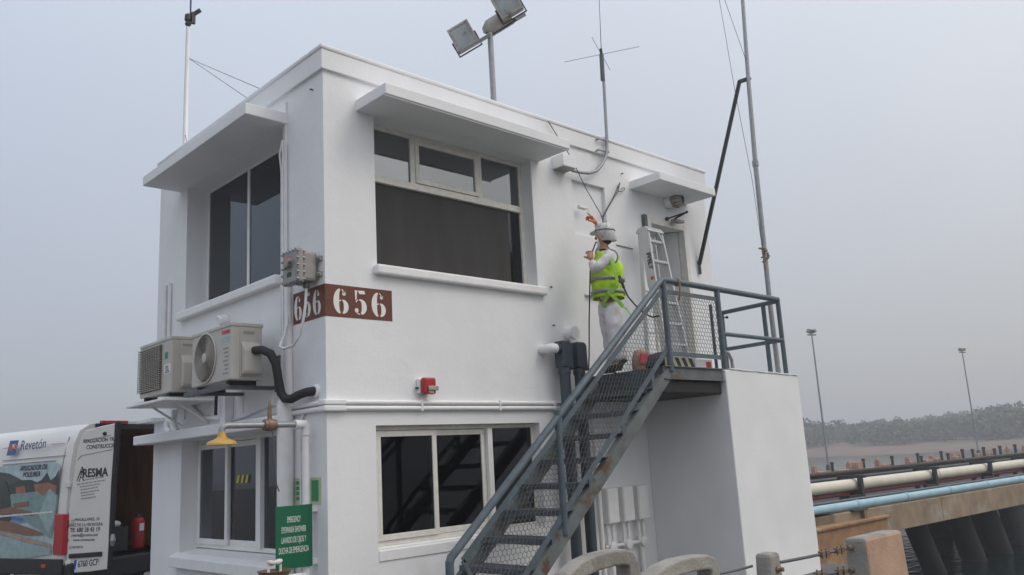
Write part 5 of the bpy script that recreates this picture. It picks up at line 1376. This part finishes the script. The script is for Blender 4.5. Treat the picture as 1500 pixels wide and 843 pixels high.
# vest: open shell lofted round the torso, with two reflective bands
def ring_at(c, up, rx, ry, n=28, wob=0.0, ph=0.0):
    s1 = (LT-up*LT.dot(up)).normalized(); s2 = up.cross(s1)*-1
    return [c+s1*(rx*math.cos(2*math.pi*k/n))+s2*(ry*math.sin(2*math.pi*k/n))*(1+wob*math.sin(5*2*math.pi*k/n+ph)) for k in range(n)]
axis = (che-pel).normalized()
def tor(f): return pel.lerp(spi, f/0.5) if f < 0.5 else spi.lerp(che, (f-0.5)/0.5)
def vest_ring(f, grow=0.0):
    rx = 0.215+0.02*math.sin(f*3)+grow; ry = 0.185+grow
    if f > 1.0:
        k = (f-1.0)/0.42; rx = (0.222+grow)*(1-0.42*k); ry = (0.188+grow)*(1-0.55*k); c = che.lerp(nek, (f-1.0)/0.42*0.80)
    else: c = tor(f)
    return ring_at(c, axis, rx, ry, wob=0.035, ph=f*6)
mb = MB(); mb.rings([vest_ring(f) for f in (0.15, 0.2, 0.28, 0.4, 0.55, 0.7, 0.85, 1.0, 1.12, 1.24, 1.34, 1.42)], close=False); ve = build(mb, 'vest', 'hivis', pe, smooth=True)
sol = ve.modifiers.new('solid', 'SOLIDIFY'); sol.thickness = 0.008
for f0 in (0.24, 0.56):
    mb = MB(); mb.rings([vest_ring(f0, .011), vest_ring(f0+0.09, .011)], close=False); o_ = build(mb, 'reflective_band', 'hivis_band', ve, smooth=True); o_.modifiers.new('solid', 'SOLIDIFY').thickness = 0.003
for s in (1, -1):    # arm hole trims
    sh_ = ls if s == 1 else rs_
    mb = MB(); pts = [sh_+(-LT*s*0.02)+(V((0, 0, 1))*math.sin(a)+FW*math.cos(a))*0.092 for a in [k*math.pi/8 for k in range(17)]]
    mb.tube(pts, 0.010, n=6); build(mb, 'arm_trim', 'hivis_band', ve, smooth=True)
# harness straps
def strap(pts, w=0.045, m_='harness_green', name='harness_strap'):
    mb = MB(); pts = [V(p) for p in pts]
    for i in range(len(pts)-1):
        up = (pts[i]+pts[i+1])/2-(pel+Z_*0.0); up.z = 0
        if up.length < 1e-3: up = LT
        mb.bar(pts[i], pts[i+1]+(pts[i+1]-pts[i]).normalized()*0.006, w, 0.006, up=up.normalized())
    return build(mb, name, m_, pe)
strap([Q(885, 419, 0.19), Q(892, 428, 0.225), Q(900, 436, 0.215), Q(908, 444, 0.17), Q(912, 449, 0.13)])
strap([Q(904, 419, 0.20), Q(896, 428, 0.225), Q(889, 436, 0.21), Q(885, 443, 0.19), Q(884, 450, 0.16)], 0.04)
strap([Q(895, 380, 0.20), Q(901, 395, 0.21), Q(904, 412, 0.215)], 0.04)
strap([Q(893, 474, 0.16), Q(896, 486, 0.16), Q(898, 497, 0.16)], 0.06)
strap([Q(912, 449, 0.13), Q(918, 453, 0.12), Q(924, 462, 0.12)], 0.015)
# cap covering: pale hard hat with cloth
hc = hed+hup*0.045-hfw*0.012
mb = MB()
rg = []
for f, k, bk in ((-0.105, 0.74, 0.055), (-0.07, 0.88, 0.040), (-0.03, 0.97, 0.018), (0.01, 1.0, 0.0), (0.045, 0.96, -0.004), (0.075, 0.84, -0.006), (0.10, 0.62, -0.006), (0.115, 0.34, -0.006), (0.12, 0.08, -0.006)):
    wv = 0.025*math.sin(f*90)
    rg.append([hc+hup*f+LT*(0.102*k*(1+wv*math.sin(3*j))*math.cos(2*math.pi*j/24))+hfw*(0.122*k*math.sin(2*math.pi*j/24)-bk) for j in range(24)])
mb.rings(rg); cp_ = build(mb, 'cap', 'helmet_white', pe, smooth=True)
mb = MB(); mb.prism([(-0.09, 0), (-0.075, 0.06), (-0.03, 0.085), (0.03, 0.085), (0.075, 0.06), (0.09, 0)], hc+hup*0.012+hfw*0.095, LT, (hfw*0.95-hup*0.25).normalized(), hup*0.01); build(mb, 'peak', 'helmet_white', cp_)
mb = MB(); mb.tube([hc+hup*0.022+LT*(0.102*math.cos(a))+hfw*(0.123*math.sin(a)) for a in [k*math.pi/12 for k in range(25)]], 0.006, n=5, caps=False); build(mb, 'band', 'black_metal', cp_)
# cloth folds
_tx = bpy.data.textures.new('folds', 'CLOUDS'); _tx.noise_scale = 0.09; _tx.noise_depth = 2
for ch in pe.children:
    if ch.name.split('.')[0] in ('shirt', 'trousers', 'vest'):
        if ch.name.startswith('vest'):
            sb = ch.modifiers.new('sub', 'SUBSURF'); sb.levels = 2; sb.render_levels = 2
        dm = ch.modifiers.new('folds', 'DISPLACE'); dm.texture = _tx; dm.texture_coords = 'LOCAL'; dm.strength = 0.045 if not ch.name.startswith('vest') else 0.03; dm.mid_level = 0.5
# lanyard
ly = thing('lanyard', 'black safety lanyard from the painter harness to the handrail', 'lanyard', Q(908, 408, 0.1))
mb = MB(); mb.tube([Q(907, 405, 0.17), Q(911, 414, 0.2), Q(914, 422, 0.2)], 0.016, n=8); mb.tube([Q(914, 422, .2), Q(920, 435, .2), onY(932, 449, -1.1), onY(942, 458, -1.15), onY(955, 465, -1.16), onY(966, 463, YS-0.05)], 0.010, n=6); build(mb, 'webbing', 'rope', ly, smooth=True)
mb = MB(); mb.lathe([(0.02, 0), (0.032, 0.006), (0.02, 0.012)], Q(910, 412, 0.22), LT, n=10); build(mb, 'snap_hook', 'galv_dark', ly)
# lifeline ropes
def rope(name, pts, r, label, m_='rope'):
    mb = MB(); mb.tube(pts, r, n=6); tag(build(mb, name, m_, smooth=True), label, 'rope')
rope('lifeline', [onY(803, 178, -0.06), onY(819, 204, -0.06), onY(836, 230, -0.08), onY(858, 276, -0.25), Q(880, 314, -0.05), Q(884, 326, 0.0)], 0.0055, 'thin black lifeline hanging from the roof edge to the painter')
rope('lifeline', [onY(907, 270, -0.045), onY(897, 292, -0.15), Q(884, 318, -0.02), Q(883, 326, 0.0)], 0.006, 'black rope from the wall hook down to the painter cap')
rope('lifeline', [Q(873, 355, 0.10), Q(868, 368, 0.15), Q(865, 380, 0.19), Q(864, 420, 0.19), onY(863, 470, -0.5), onY(863, 520, -0.5), onY(862, 548, -0.5)], 0.008, 'black rope held in the painter hand hanging to the stairs')
mb = MB(); mb.tube([onY(903, 359, -0.01), onY(927, 365, -0.01)], 0.006, n=5); tag(build(mb, 'wall_wire', 'galv_dark'), 'short thin wire on the wall between painter and ladder', 'wire')
# paint roller
ro = thing('paint_roller', 'small white paint roller with orange handle held against the wall niche', 'roller', Q(858, 308, -0.2))
rc = onY(852, 304.5, -0.03); hq = Q(865, 316.5, -0.14)
mb = MB(); mb.tube([rc-X_*0.055, rc+X_*0.055], 0.024, n=14); build(mb, 'sleeve', 'plate_white', ro, smooth=True)
mb = MB(); mb.tube([rc+X_*0.055, rc+X_*0.075, rc+X_*0.075+V((0, -0.04, -0.02)), hq+(rc-hq)*0.25], 0.004, n=5); build(mb, 'frame', 'galv', ro)
mb = MB(); mb.tube([hq+(rc-hq)*0.32, hq-(rc-hq).normalized()*0.06], [0.010, 0.014], n=8); build(mb, 'handle', 'skin_orange', ro, smooth=True)

# ================================================================== VAN
VA = V((-0.273, 0.962, 0)).normalized(); VB = V((VA.y, -VA.x, 0))
V0 = V((-0.585, 5.418, 0))
def vn(s, t, z): return V0+VA*s+VB*t+Z_*z
def vside(u, v):
    q = onP(u, v, V0, VB); return (q-V0).dot(VA), q.z
van = thing('parked_van', 'white work van with lettered side and open rear door behind the building', 'van', vn(2.5, 0.95, 0))
VW = 1.95
sec = [(0.05, 0.36), (0.0, 0.55), (0.0, 0.95), (0.005, 1.35), (0.03, 1.80), (0.07, 2.10), (0.14, 2.27), (0.28, 2.36), (0.6, 2.40)]
full = sec+[(VW-p[0], p[1]) for p in reversed(sec)]
mb = MB()
stn = [(0.0, 1.0), (0.06, 1.0), (2.0, 1.0), (3.6, 1.0), (4.2, 0.97), (4.9, 0.80), (5.5, 0.52), (5.75, 0.38)]
rings = [[vn(s, VW/2+(t-VW/2)*(1 if k > .9 else 0.96), 0.36+(z-0.36)*k) for t, z in full] for s, k in stn]
mb.rings(rings, close=False); n_ = len(full)
mb.f.append(tuple(len(mb.v)-n_+i for i in range(n_)))
# rear frame and cargo lining
inner = [(VW/2+(t-VW/2)*0.93, 0.62 if z < 0.62 else 0.62+(z-0.62)*0.955) for t, z in full]
o = len(mb.v); mb.v += [vn(0.0, t, z) for t, z in inner]
for i in range(n_-1): mb.f.append((i, i+1, o+i+1, o+i))
build(mb, 'body', 'van_white', van, smooth=True)
mb = MB(); mb.rings([[vn(s, t, z) for t, z in inner] for s in (0.0, 3.2)], close=False); nn_ = len(inner); mb.f.append(tuple(nn_+i for i in range(nn_)))
for i in (0,): mb.f.append((0, nn_-1, 2*nn_-1, nn_))
build(mb, 'cargo_lining', 'van_wood', van)
mb = MB(); mb.obox(vn(-0.06, VW/2, 0.47), VA*0.10, VB*(VW/2), Z_*0.13); build(mb, 'rear_bumper', 'van_black', van, bevel=0.03)
mb = MB(); mb.obox(vn(1.2, -0.012, 0.55), VA*1.20, VB*0.014, Z_*0.10); tr_ = build(mb, 'side_trim', 'van_black', van, bevel=0.01)
s_, z_ = vside(67, 829); mb = MB(); mb.obox(vn(s_, -0.03, z_), VA*0.045, VB*0.006, Z_*0.022); build(mb, 'side_reflector', 'reflector', van)
mb = MB(); mb.obox(vn(-0.005, VW/2, 2.33), VA*0.012, VB*0.62, Z_*0.035); build(mb, 'door_head', 'van_black', van)
mb = MB(); mb.obox(vn(-0.02, 0.62, 2.385), VA*0.03, VB*0.20, Z_*0.022); build(mb, 'brake_light', 'tail_red', van, bevel=0.008)
# panel grooves on the side
for (ua, va_, ub, vb_) in ((0, 657.5, 20, 655), (70, 651.5, 90, 649.5), (0, 675.5, 92, 667.5), (0, 681.5, 78, 675)):
    sa, za = vside(ua, va_); sb, zb_ = vside(ub, vb_)
    tt = lambda z: 0.03*(z-1.35)/0.45 if z > 1.35 else 0.0
    mb = MB(); mb.bar(vn(sa, tt(za)-0.004, za), vn(sb, tt(zb_)-0.004, zb_), 0.008, 0.010, up=VB); build(mb, 'panel_groove', 'ink_grey', van)
sa, za = vside(101, 632); sb, zb_ = vside(89, 700)
mb = MB(); mb.tube([vn(0.16, 0.10, 2.2), vn(0.17, 0.055, 2.0), vn(0.175, 0.02, 1.75), vn(0.18, -0.002, 1.4), vn(0.18, -0.006, 0.75)], 0.006, n=5); build(mb, 'panel_groove', 'ink_grey', van)
# tail lamp wraps the corner
mb = MB()
za, zb_ = vside(92, 813)[1], vside(92, 753)[1]
mb.prism([(-0.02, 0.13), (0.10, 0.06), (0.22, 0.0), (0.22, -0.020), (-0.01, -0.035), (-0.04, 0.0)], V0+Z_*za, VA, VB, Z_*(zb_-za)); tl = build(mb, 'tail_lamp', 'tail_red', van, bevel=0.015)
for f in (0.35, 0.80):
    mb = MB(); mb.ball(vn(-0.03, 0.05, za+(zb_-za)*f), 0.04, 0.03, 0.045); build(mb, 'lamp_bowl', 'galv_dark', tl, smooth=True)
# rear wheel and arch
s_, _ = vside(-8, 850)
s_ = max(s_, 1.15)
mb = MB(); mb.lathe([(0.24, 0.02), (0.33, 0.0), (0.36, -0.03), (0.36, -0.17), (0.33, -0.2), (0.24, -0.2)], vn(s_, 0.02, 0.36), -VB, n=28); wh = build(mb, 'wheel', 'black_rubber', van, smooth=True)
mb = MB(); mb.lathe([(0.23, 0.0), (0.20, -0.03), (0.05, -0.02), (0.04, 0.03)], vn(s_, 0.02, 0.36), -VB, n=20); build(mb, 'rim', 'galv', wh, smooth=True)
mb = MB(); mb.lathe([(0.47, 0.0), (0.47, 0.016), (0.40, 0.018), (0.40, 0.0)], vn(s_, 0.004, 0.40), -VB, n=28); build(mb, 'wheel_arch', 'van_white', van, smooth=True)
mb = MB(); mb.lathe([(0.40, 0.0), (0.40, 0.010)], vn(s_, 0.002, 0.40), -VB, n=28); build(mb, 'arch_gap', 'van_black', van, smooth=True)
for sx, tx in ((4.6, 0.02), (s_, VW-0.02), (4.6, VW-0.02)):
    w2 = copy_tree(wh, van); w2.location = VA*(sx-s_)+VB*(tx-0.02)
# printed mural
VS = -0.004
def vprint(name, pxs, m_, lay):
    pts = [vside(u, v) for u, v in pxs]
    if len(pts) < 3: return
    mb = MB(); P = [vn(s, VS-0.0012*lay, z) for s, z in pts]
    mb.add(P, [tuple(range(len(P)))]); o = build(mb, name, m_, mur, fix=False); return o
mb = MB()
pts = [vside(u, v) for u, v in ((-30, 690), (0, 684), (60, 678), (76, 677), (83, 679), (88, 684), (87, 700), (78, 800), (76, 812), (40, 818), (0, 826), (-30, 830))]
mb.add([vn(s, VS, z) for s, z in pts], [tuple(range(len(pts)))]); mur = build(mb, 'mural', 'mu_sky', van, fix=False)
vprint('printed_cloud', [(18, 690), (40, 697), (70, 692), (86, 690), (86, 703), (60, 706), (30, 702)], 'mu_cloud', 1)
vprint('printed_hill', [(-30, 690), (0, 692), (14, 694), (28, 701), (36, 706), (50, 712), (60, 740), (-30, 760)], 'mu_green', 2)
vprint('printed_trees', [(10, 712), (30, 704), (46, 703), (55, 707), (62, 703), (70, 692), (75, 704), (82, 698), (87, 688), (86, 730), (40, 735), (10, 740)], 'mu_dark', 3)
vprint('printed_house', [(24, 714), (37, 712), (39, 722), (46, 727), (45, 735), (24, 736)], 'mu_brick', 4)
vprint('printed_house', [(50, 710), (72, 707), (84, 712), (82, 730), (55, 727)], 'mu_brick', 4)
vprint('printed_roof', [(20, 724), (40, 722), (56, 720), (64, 727), (74, 716), (86, 726), (82, 760), (76, 790), (58, 776), (40, 765), (-30, 780), (-30, 735)], 'mu_teal', 5)
vprint('printed_roof', [(74, 716), (84, 728), (80, 760), (72, 783), (58, 754)], 'mu_teal2', 6)
vprint('printed_tree', [(-10, 720), (10, 705), (16, 725), (20, 760), (14, 765), (-10, 765)], 'mu_dark', 6)
vprint('printed_wall', [(20, 738), (44, 734), (44, 742), (22, 745)], 'mu_brown', 6)
vprint('printed_deck', [(-30, 752), (18, 743), (56, 752), (50, 756), (20, 752), (-30, 760)], 'mu_brown', 7)
vprint('printed_rail', [(-30, 758), (78, 749), (78, 751), (-30, 761)], 'mu_white', 8)
vprint('printed_mark', [(18, 756), (36, 760), (34, 764), (18, 761)], 'mu_blue', 8)
vprint('printed_deck', [(-30, 760), (10, 763), (40, 772), (62, 780), (66, 784), (40, 785), (16, 780), (-30, 772)], 'mu_brown', 8)
vprint('printed_edge', [(-30, 772), (16, 782), (50, 790), (76, 797), (76, 802), (40, 794), (12, 786), (-30, 778)], 'mu_sand', 9)
vprint('printed_hull', [(-30, 782), (12, 790), (76, 803), (76, 812), (40, 818), (-30, 830)], 'mu_teal2', 9)
def vdir(u0, v0, u1, v1):
    a, b = vside(u0, v0), vside(u1, v1); return (vn(b[0], 0, b[1])-vn(a[0], 0, a[1])).normalized()
def vtext(body, u, v, size, m_, bold=0.0, shear=0.0, squeeze=1.0, t=-0.012):
    s, z = vside(u, v); text(body, size, m_, van, vn(s, t, z), -VA, Z_, bold=bold, shear=shear, squeeze=squeeze)
vtext('Revetón', 48, 652, 0.185, 'ink_blue', 0.005, 0.25, 0.98, -0.0)
vtext('APLICADOR DE', 50, 685.5, 0.095, 'ink', 0.012, 0.25, 0.95, -0.012)
vtext('POLIUREA', 47, 695.5, 0.095, 'ink', 0.012, 0.25, 0.95, -0.012)
lp = [vside(u, v) for u, v in ((14, 646), (27, 645), (21, 667), (8.5, 668))]
mb = MB(); mb.add([vn(s, 0.008, z) for s, z in lp], [(0, 1, 2, 3)]); lg = build(mb, 'logo', 'logo_blue', van, fix=False)
for (pp, m_, l_) in (([(15, 652), (22, 650), (25, 654), (21, 661), (14, 660)], 'logo_peach', 1), ([(17, 650), (20, 654), (18, 662), (13, 660), (13, 655)], 'logo_red', 2), ([(22, 651), (25, 653), (24, 658), (21, 657)], 'logo_red', 2), ([(18, 651), (20, 651), (20, 656), (18, 656)], 'plate_white', 3), ([(17, 659), (21, 657), (22, 662), (18, 664)], 'logo_blue', 3)):
    mb = MB(); mb.add([vn(s, 0.008-0.0015*l_, z) for s, z in [vside(*q) for q in pp]], [tuple(range(len(pp)))]); build(mb, 'logo_shape', m_, lg, fix=False)
# open rear door
DA = V((math.cos(R(-63)), math.sin(R(-63)), 0)); DN = V((DA.y, -DA.x, 0))   # DN points to the camera side
HG = vn(-0.03, 0.02, 0)
def dpx(u, v):
    q = onP(u, v, HG, DN); return (q-HG).dot(DA), q.z
outl = [dpx(u, v) for u, v in ((125, 631), (150, 624), (168, 620.5), (166, 660), (162.5, 710), (160.5, 750), (158.5, 800), (156.5, 834.5), (130, 838), (103, 840), (98.5, 836), (97, 820), (97.4, 773), (102, 734), (107, 700), (113, 660), (120, 637))]
mb = MB(); mb.prism(outl, HG, DA, Z_, -DN*0.05); dr = build(mb, 'rear_door', 'van_white', van, bevel=0.012)
seal = [dpx(u, v) for u, v in ((168, 619.5), (172.5, 618), (170.5, 660), (166.5, 715), (164, 760), (161.5, 800), (159.5, 832), (156.5, 834), (158.5, 800), (162.5, 710), (166, 660))]
mb = MB(); mb.prism(seal, HG-DN*0.004, DA, Z_, -DN*0.05); build(mb, 'door_seal', 'black_rubber', dr)
def dpt(u, v, off=0.003): w, z = dpx(u, v); return HG+DA*w+Z_*z+DN*off
def dtext(body, u, v, size, m_='ink', bold=0.0, shear=0.0, squeeze=1.0):
    text(body, size, m_, dr, dpt(u, v), DA, Z_, bold=bold, shear=shear, squeeze=squeeze)
dtext('REALIZACIÓN TRA', 146, 645.2, 0.066, shear=0.15, squeeze=0.98, bold=0.01)
dtext('CONSTRUCCIÓ', 148, 654.3, 0.072, shear=0.15, squeeze=0.95, bold=0.01)
dtext('RESMA', 139.5, 693.2, 0.15, bold=0.03, squeeze=0.92)
mb = MB()
for a_, b_ in (((113, 705), (120.5, 684)), ((116, 706), (122, 686)), ((121, 684), (122, 705)), ((114, 700), (120, 690)), ((118, 700), (122, 699))):
    mb.bar(dpt(*a_), dpt(*b_), 0.010, 0.002, up=DN)
build(mb, 'logo', 'ink', dr)
mb = MB(); mb.bar(dpt(124, 646), dpt(162.5, 637.7), 0.008, 0.003, up=DN); mb.bar(dpt(114, 674), dpt(119, 668), 0.008, 0.003, up=DN); mb.bar(dpt(119, 668), dpt(165, 658.6), 0.008, 0.003, up=DN); build(mb, 'door_crease', 'ink_grey', dr)
for k, (u, w_) in enumerate(((138, 30), (134, 42), (132, 30), (131, 26), (132, 28), (129, 20), (130, 22))):
    v = 702+k*4.6 if k else 701; seg_ = 7
    mb = MB()
    for i in range(seg_):
        ua = u-w_/2+w_*i/seg_; sl = -0.16
        mb.bar(dpt(ua, v+sl*(ua-u)), dpt(ua+w_/seg_*0.78, v+sl*(ua+w_/seg_*.78-u)), 0.013, 0.001, up=DN)
    build(mb, 'small_print', 'ink_grey', dr)
dtext('C/', 107, 764.2, 0.055, squeeze=0.95); dtext('MAGALLANES, 10', 127.5, 761.2, 0.055, squeeze=0.95); dtext('JEREZ DE LA FRONTERA', 125.5, 769, 0.055, squeeze=0.95)
dtext('Tlf. 680 28 43 19', 124.5, 776.5, 0.078, squeeze=0.92, bold=0.01); dtext('resma@yresma.net', 124, 784, 0.055); dtext('www.eresma.net', 123, 791, 0.052); dtext('CUARTEROS', 111.5, 802, 0.040)
a_, b_ = dpt(102.5, 815, 0.012), dpt(150, 811.5, 0.012)
mb = MB(); mb.bar(a_, b_, 0.055, 0.03, up=DN); build(mb, 'grab_bar', 'van_black', dr, bevel=0.008)
w0_, z0_ = dpx(108, 833); w1_, z1_ = dpx(146, 819)
pp = [dpx(u, v) for u, v in ((107.3, 834.5), (144, 830), (146.5, 817), (109.5, 821))]
mb = MB(); mb.prism(pp, HG+DN*0.004, DA, Z_, -DN*0.004); pl_ = build(mb, 'number_plate', 'plate_white', dr)
pp = [dpx(u, v) for u, v in ((107.3, 834.5), (111, 834), (113, 820.5), (109.5, 821))]
mb = MB(); mb.prism(pp, HG+DN*0.006, DA, Z_, -DN*0.0015); build(mb, 'plate_band', 'plate_blue', pl_)
dtx = dpt(129.6, 825.6, 0.0065); text('6760 GCP', 0.110, 'ink', pl_, dtx, (dpt(144, 824)-dpt(112, 828)).normalized(), Z_, bold=0.015, squeeze=0.72)
mb = MB(); mb.tube([dpt(163.5, 783, -0.02), dpt(164.5, 792, -0.01), dpt(163, 800, -0.02)], [0.02, 0.035, 0.02], n=8); build(mb, 'latch', 'galv', dr)
mb = MB(); c_ = dpt(154.5, 635.5, 0.01); mb.ball(c_, 0.03, 0.02, 0.025); build(mb, 'lamp', 'van_black', dr)
for v in (710, 826):
    c_ = dpt(101, v, 0.0); mb = MB(); mb.obox(c_, DA*0.045, DN*0.02, Z_*0.035); build(mb, 'hinge', 'van_white', dr, bevel=0.008)
# cargo
t = thing('crate', 'black plastic crate with plank and tools in the van cargo bay', 'crate', vn(0.35, 0.78, 0.63))
mb = MB(); c0_ = vn(0.35, 0.80, 0.0)
mb.obox(vn(0.35, 0.80, 0.80), VA*0.20, VB*0.22, Z_*0.165); build(mb, 'bin', 'van_black', t, bevel=0.01)
mb = MB(); mb.bar(vn(0.40, 0.66, 0.95), vn(0.50, 0.60, 1.30), 0.09, 0.02, up=VA); build(mb, 'plank', 'concrete', t)
mb = MB(); mb.ball(vn(0.33, 0.92, 1.00), 0.09, 0.06, 0.05); build(mb, 'tool_roll', 'frame_cream', t, smooth=True)
t = thing('fire_extinguisher', 'red fire extinguisher standing in the van cargo bay', 'fire extinguisher', vn(0.30, 1.28, 0.63))
mb = MB(); mb.lathe([(0.085, 0.0), (0.09, 0.02), (0.09, 0.36), (0.07, 0.41), (0.03, 0.43)], vn(0.30, 1.28, 0.64), n=18); build(mb, 'cylinder', 'red_paint', t, smooth=True)
mb = MB(); mb.tube([vn(0.30, 1.28, 1.06), vn(0.30, 1.28, 1.11)], 0.025, n=8); mb.bar(vn(0.22, 1.28, 1.11), vn(0.36, 1.28, 1.12), 0.02, 0.015); build(mb, 'valve', 'galv_dark', t)
mb = MB(); mb.obox(vn(0.208, 1.27, 0.93), VA*0.002, VB*0.035, Z_*0.05); build(mb, 'label', 'plate_white', t)

# ================================================================== CONCRETE POSTS AND CHAIN RAIL
def band(name, pxs, yp, w, th, m_, label):
    P = [onY(u, v, yp) for u, v in pxs]; n = len(P); rg = []
    for i in range(n):
        d = (P[min(i+1, n-1)]-P[max(i-1, 0)]).normalized(); nn = V((-d.z, 0, d.x))
        rg.append([P[i]+nn*w/2-Y_*th/2, P[i]+nn*w/2+Y_*th/2, P[i]-nn*w/2+Y_*th/2, P[i]-nn*w/2-Y_*th/2])
    mb = MB(); mb.rings(rg); o = build(mb, name, m_, bevel=0.012); tag(o, label, 'barrier'); return o
band('concrete_hoop', [(788, 1010), (800, 930), (812, 880), (828, 850), (846, 833.5), (866, 824), (888, 818), (905, 815.5), (914, 818.5), (918.5, 827), (920, 845), (923, 900), (929, 1010)], -2.97, 0.098, 0.13, 'concrete', 'rounded concrete barrier hoop in front of the drain pipes')
band('concrete_hoop', [(908, 1010), (918, 930), (930, 885), (948, 856), (966, 840), (985, 831), (1008, 825.5), (1026, 823), (1034, 826), (1037.5, 836), (1039, 860), (1042, 930), (1047, 1020)], -3.62, 0.085, 0.12, 'concrete', 'rounded concrete barrier hoop in front of the white landing block')
def conc_post(pn_, pr_, pl_, ztop, label, m_, name='concrete_post', m2=None):
    N = onZ(*pn_, ztop); xr = onY(*pr_, N.y).x; yl = onX(*pl_, N.x).y
    t = thing(name, label, 'post', ((N.x+xr)/2, (N.y+yl)/2, 0))
    k = 0.03
    mb = MB(); A = [(N.x-k, N.y-k), (xr+k, N.y-k), (xr+k, yl+k), (N.x-k, yl+k)]; B = [(N.x, N.y), (xr, N.y), (xr, yl), (N.x, yl)]
    mb.rings([[V((*p, 0)) for p in A], [V((*p, ztop-0.0)) for p in B]]); o = build(mb, 'shaft', m_, t, bevel=0.022)
    if m2:
        o.data.materials.append(MATS[m2]); [setattr(p, 'material_index', 1) for p in o.data.polygons if p.normal.x < -0.8 or p.normal.z > .8]
    return t, N, xr, yl
t1, N1_, xr1, yl1 = conc_post((1127, 812), (1143, 813), (1104, 806), 0.93, 'narrow grey concrete post with rusty bolt on the quay edge', 'concrete')
t2, N2_, xr2, yl2 = conc_post((1268, 789), (1321, 778), (1236, 786), 0.95, 'thick patched pink and grey concrete post at the quay corner', 'concrete_pink', m2='concrete')
t3, N3_, xr3, yl3 = conc_post((950, 840), (956, 840), (930, 836), 0.80, 'low grey concrete post between the two barrier hoops', 'concrete')
for tt_, c in ((t1, onY(1138, 834, N1_.y)), (t2, onX(1247, 802, N2_.x)), (t2, onX(1249, 835, N2_.x))):
    d = -Y_ if tt_ is t1 else -X_
    mb = MB(); mb.lathe([(0.022, -0.02), (0.022, 0.012), (0.014, 0.02), (0.014, 0.045)], c, d, n=8); build(mb, 'bolt', 'brass', tt_)
def cable(p, q, r, sag, label):
    pts = []
    for i in range(9):
        f = i/8; pts.append(p.lerp(q, f)-Z_*sag*4*f*(1-f))
    t = thing('barrier_cable', label, 'cable', (p+q)/2); mb = MB(); mb.tube(pts, r, n=8); build(mb, 'wire_rope', 'galv_dark', t, smooth=True)
    return t, pts
pa = onX(1102, 829.5, N1_.x-0.005); pb = onY(1040, 843, -3.62)
cable(pb, pa, 0.008, 0.004, 'steel cable from the barrier hoop to the narrow concrete post')
pc = onY(1143, 824, N1_.y+0.05); pd = onX(1246, 802, N2_.x-0.01)
tt_, pts = cable(pc, pd, 0.010, 0.004, 'upper steel cable with clamps between the two concrete posts')
for f in (0.58, 0.64, 0.80, 0.86):
    c = pc.lerp(pd, f)-Z_*0.004*4*f*(1-f); mb = MB(); d = (pd-pc).normalized(); mb.bar(c-d*0.014, c+d*0.014, 0.04, 0.034); mb.tube([c+Z_*0.03, c-Z_*0.03], 0.006, n=6); build(mb, 'clamp', 'brass', tt_)
pe_ = onY(1144, 848, N1_.y+0.05); pf = onX(1248, 835.5, N2_.x-0.01)
tt_, pts = cable(pe_, pf, 0.010, 0.006, 'lower steel cable with clamps between the two concrete posts')
for f in (0.50, 0.57, 0.80, 0.88):
    c = pe_.lerp(pf, f)-Z_*0.006*4*f*(1-f); mb = MB(); d = (pf-pe_).normalized(); mb.bar(c-d*0.014, c+d*0.014, 0.04, 0.034); mb.tube([c+Z_*0.035, c-Z_*0.03], 0.006, n=6); build(mb, 'clamp', 'brass', tt_)

# ================================================================== HAZE
mb = MB(); mb.box(-980, 980, -980, 980, -8, 32)
hz = build(mb, 'haze', 'water')
hz.data.materials.clear()
m = bpy.data.materials.new('haze'); m.use_nodes = True
n_, l_ = m.node_tree.nodes, m.node_tree.links
n_.clear()
vol = n_.new('ShaderNodeVolumePrincipled')
vol.inputs['Color'].default_value = (0.93, 0.95, 0.98, 1)
vol.inputs['Density'].default_value = 0.0025
vol.inputs['Anisotropy'].default_value = 0.2
om = n_.new('ShaderNodeOutputMaterial'); l_.new(vol.outputs[0], om.inputs['Volume'])
hz.data.materials.append(m)
tag(hz, kind='stuff')
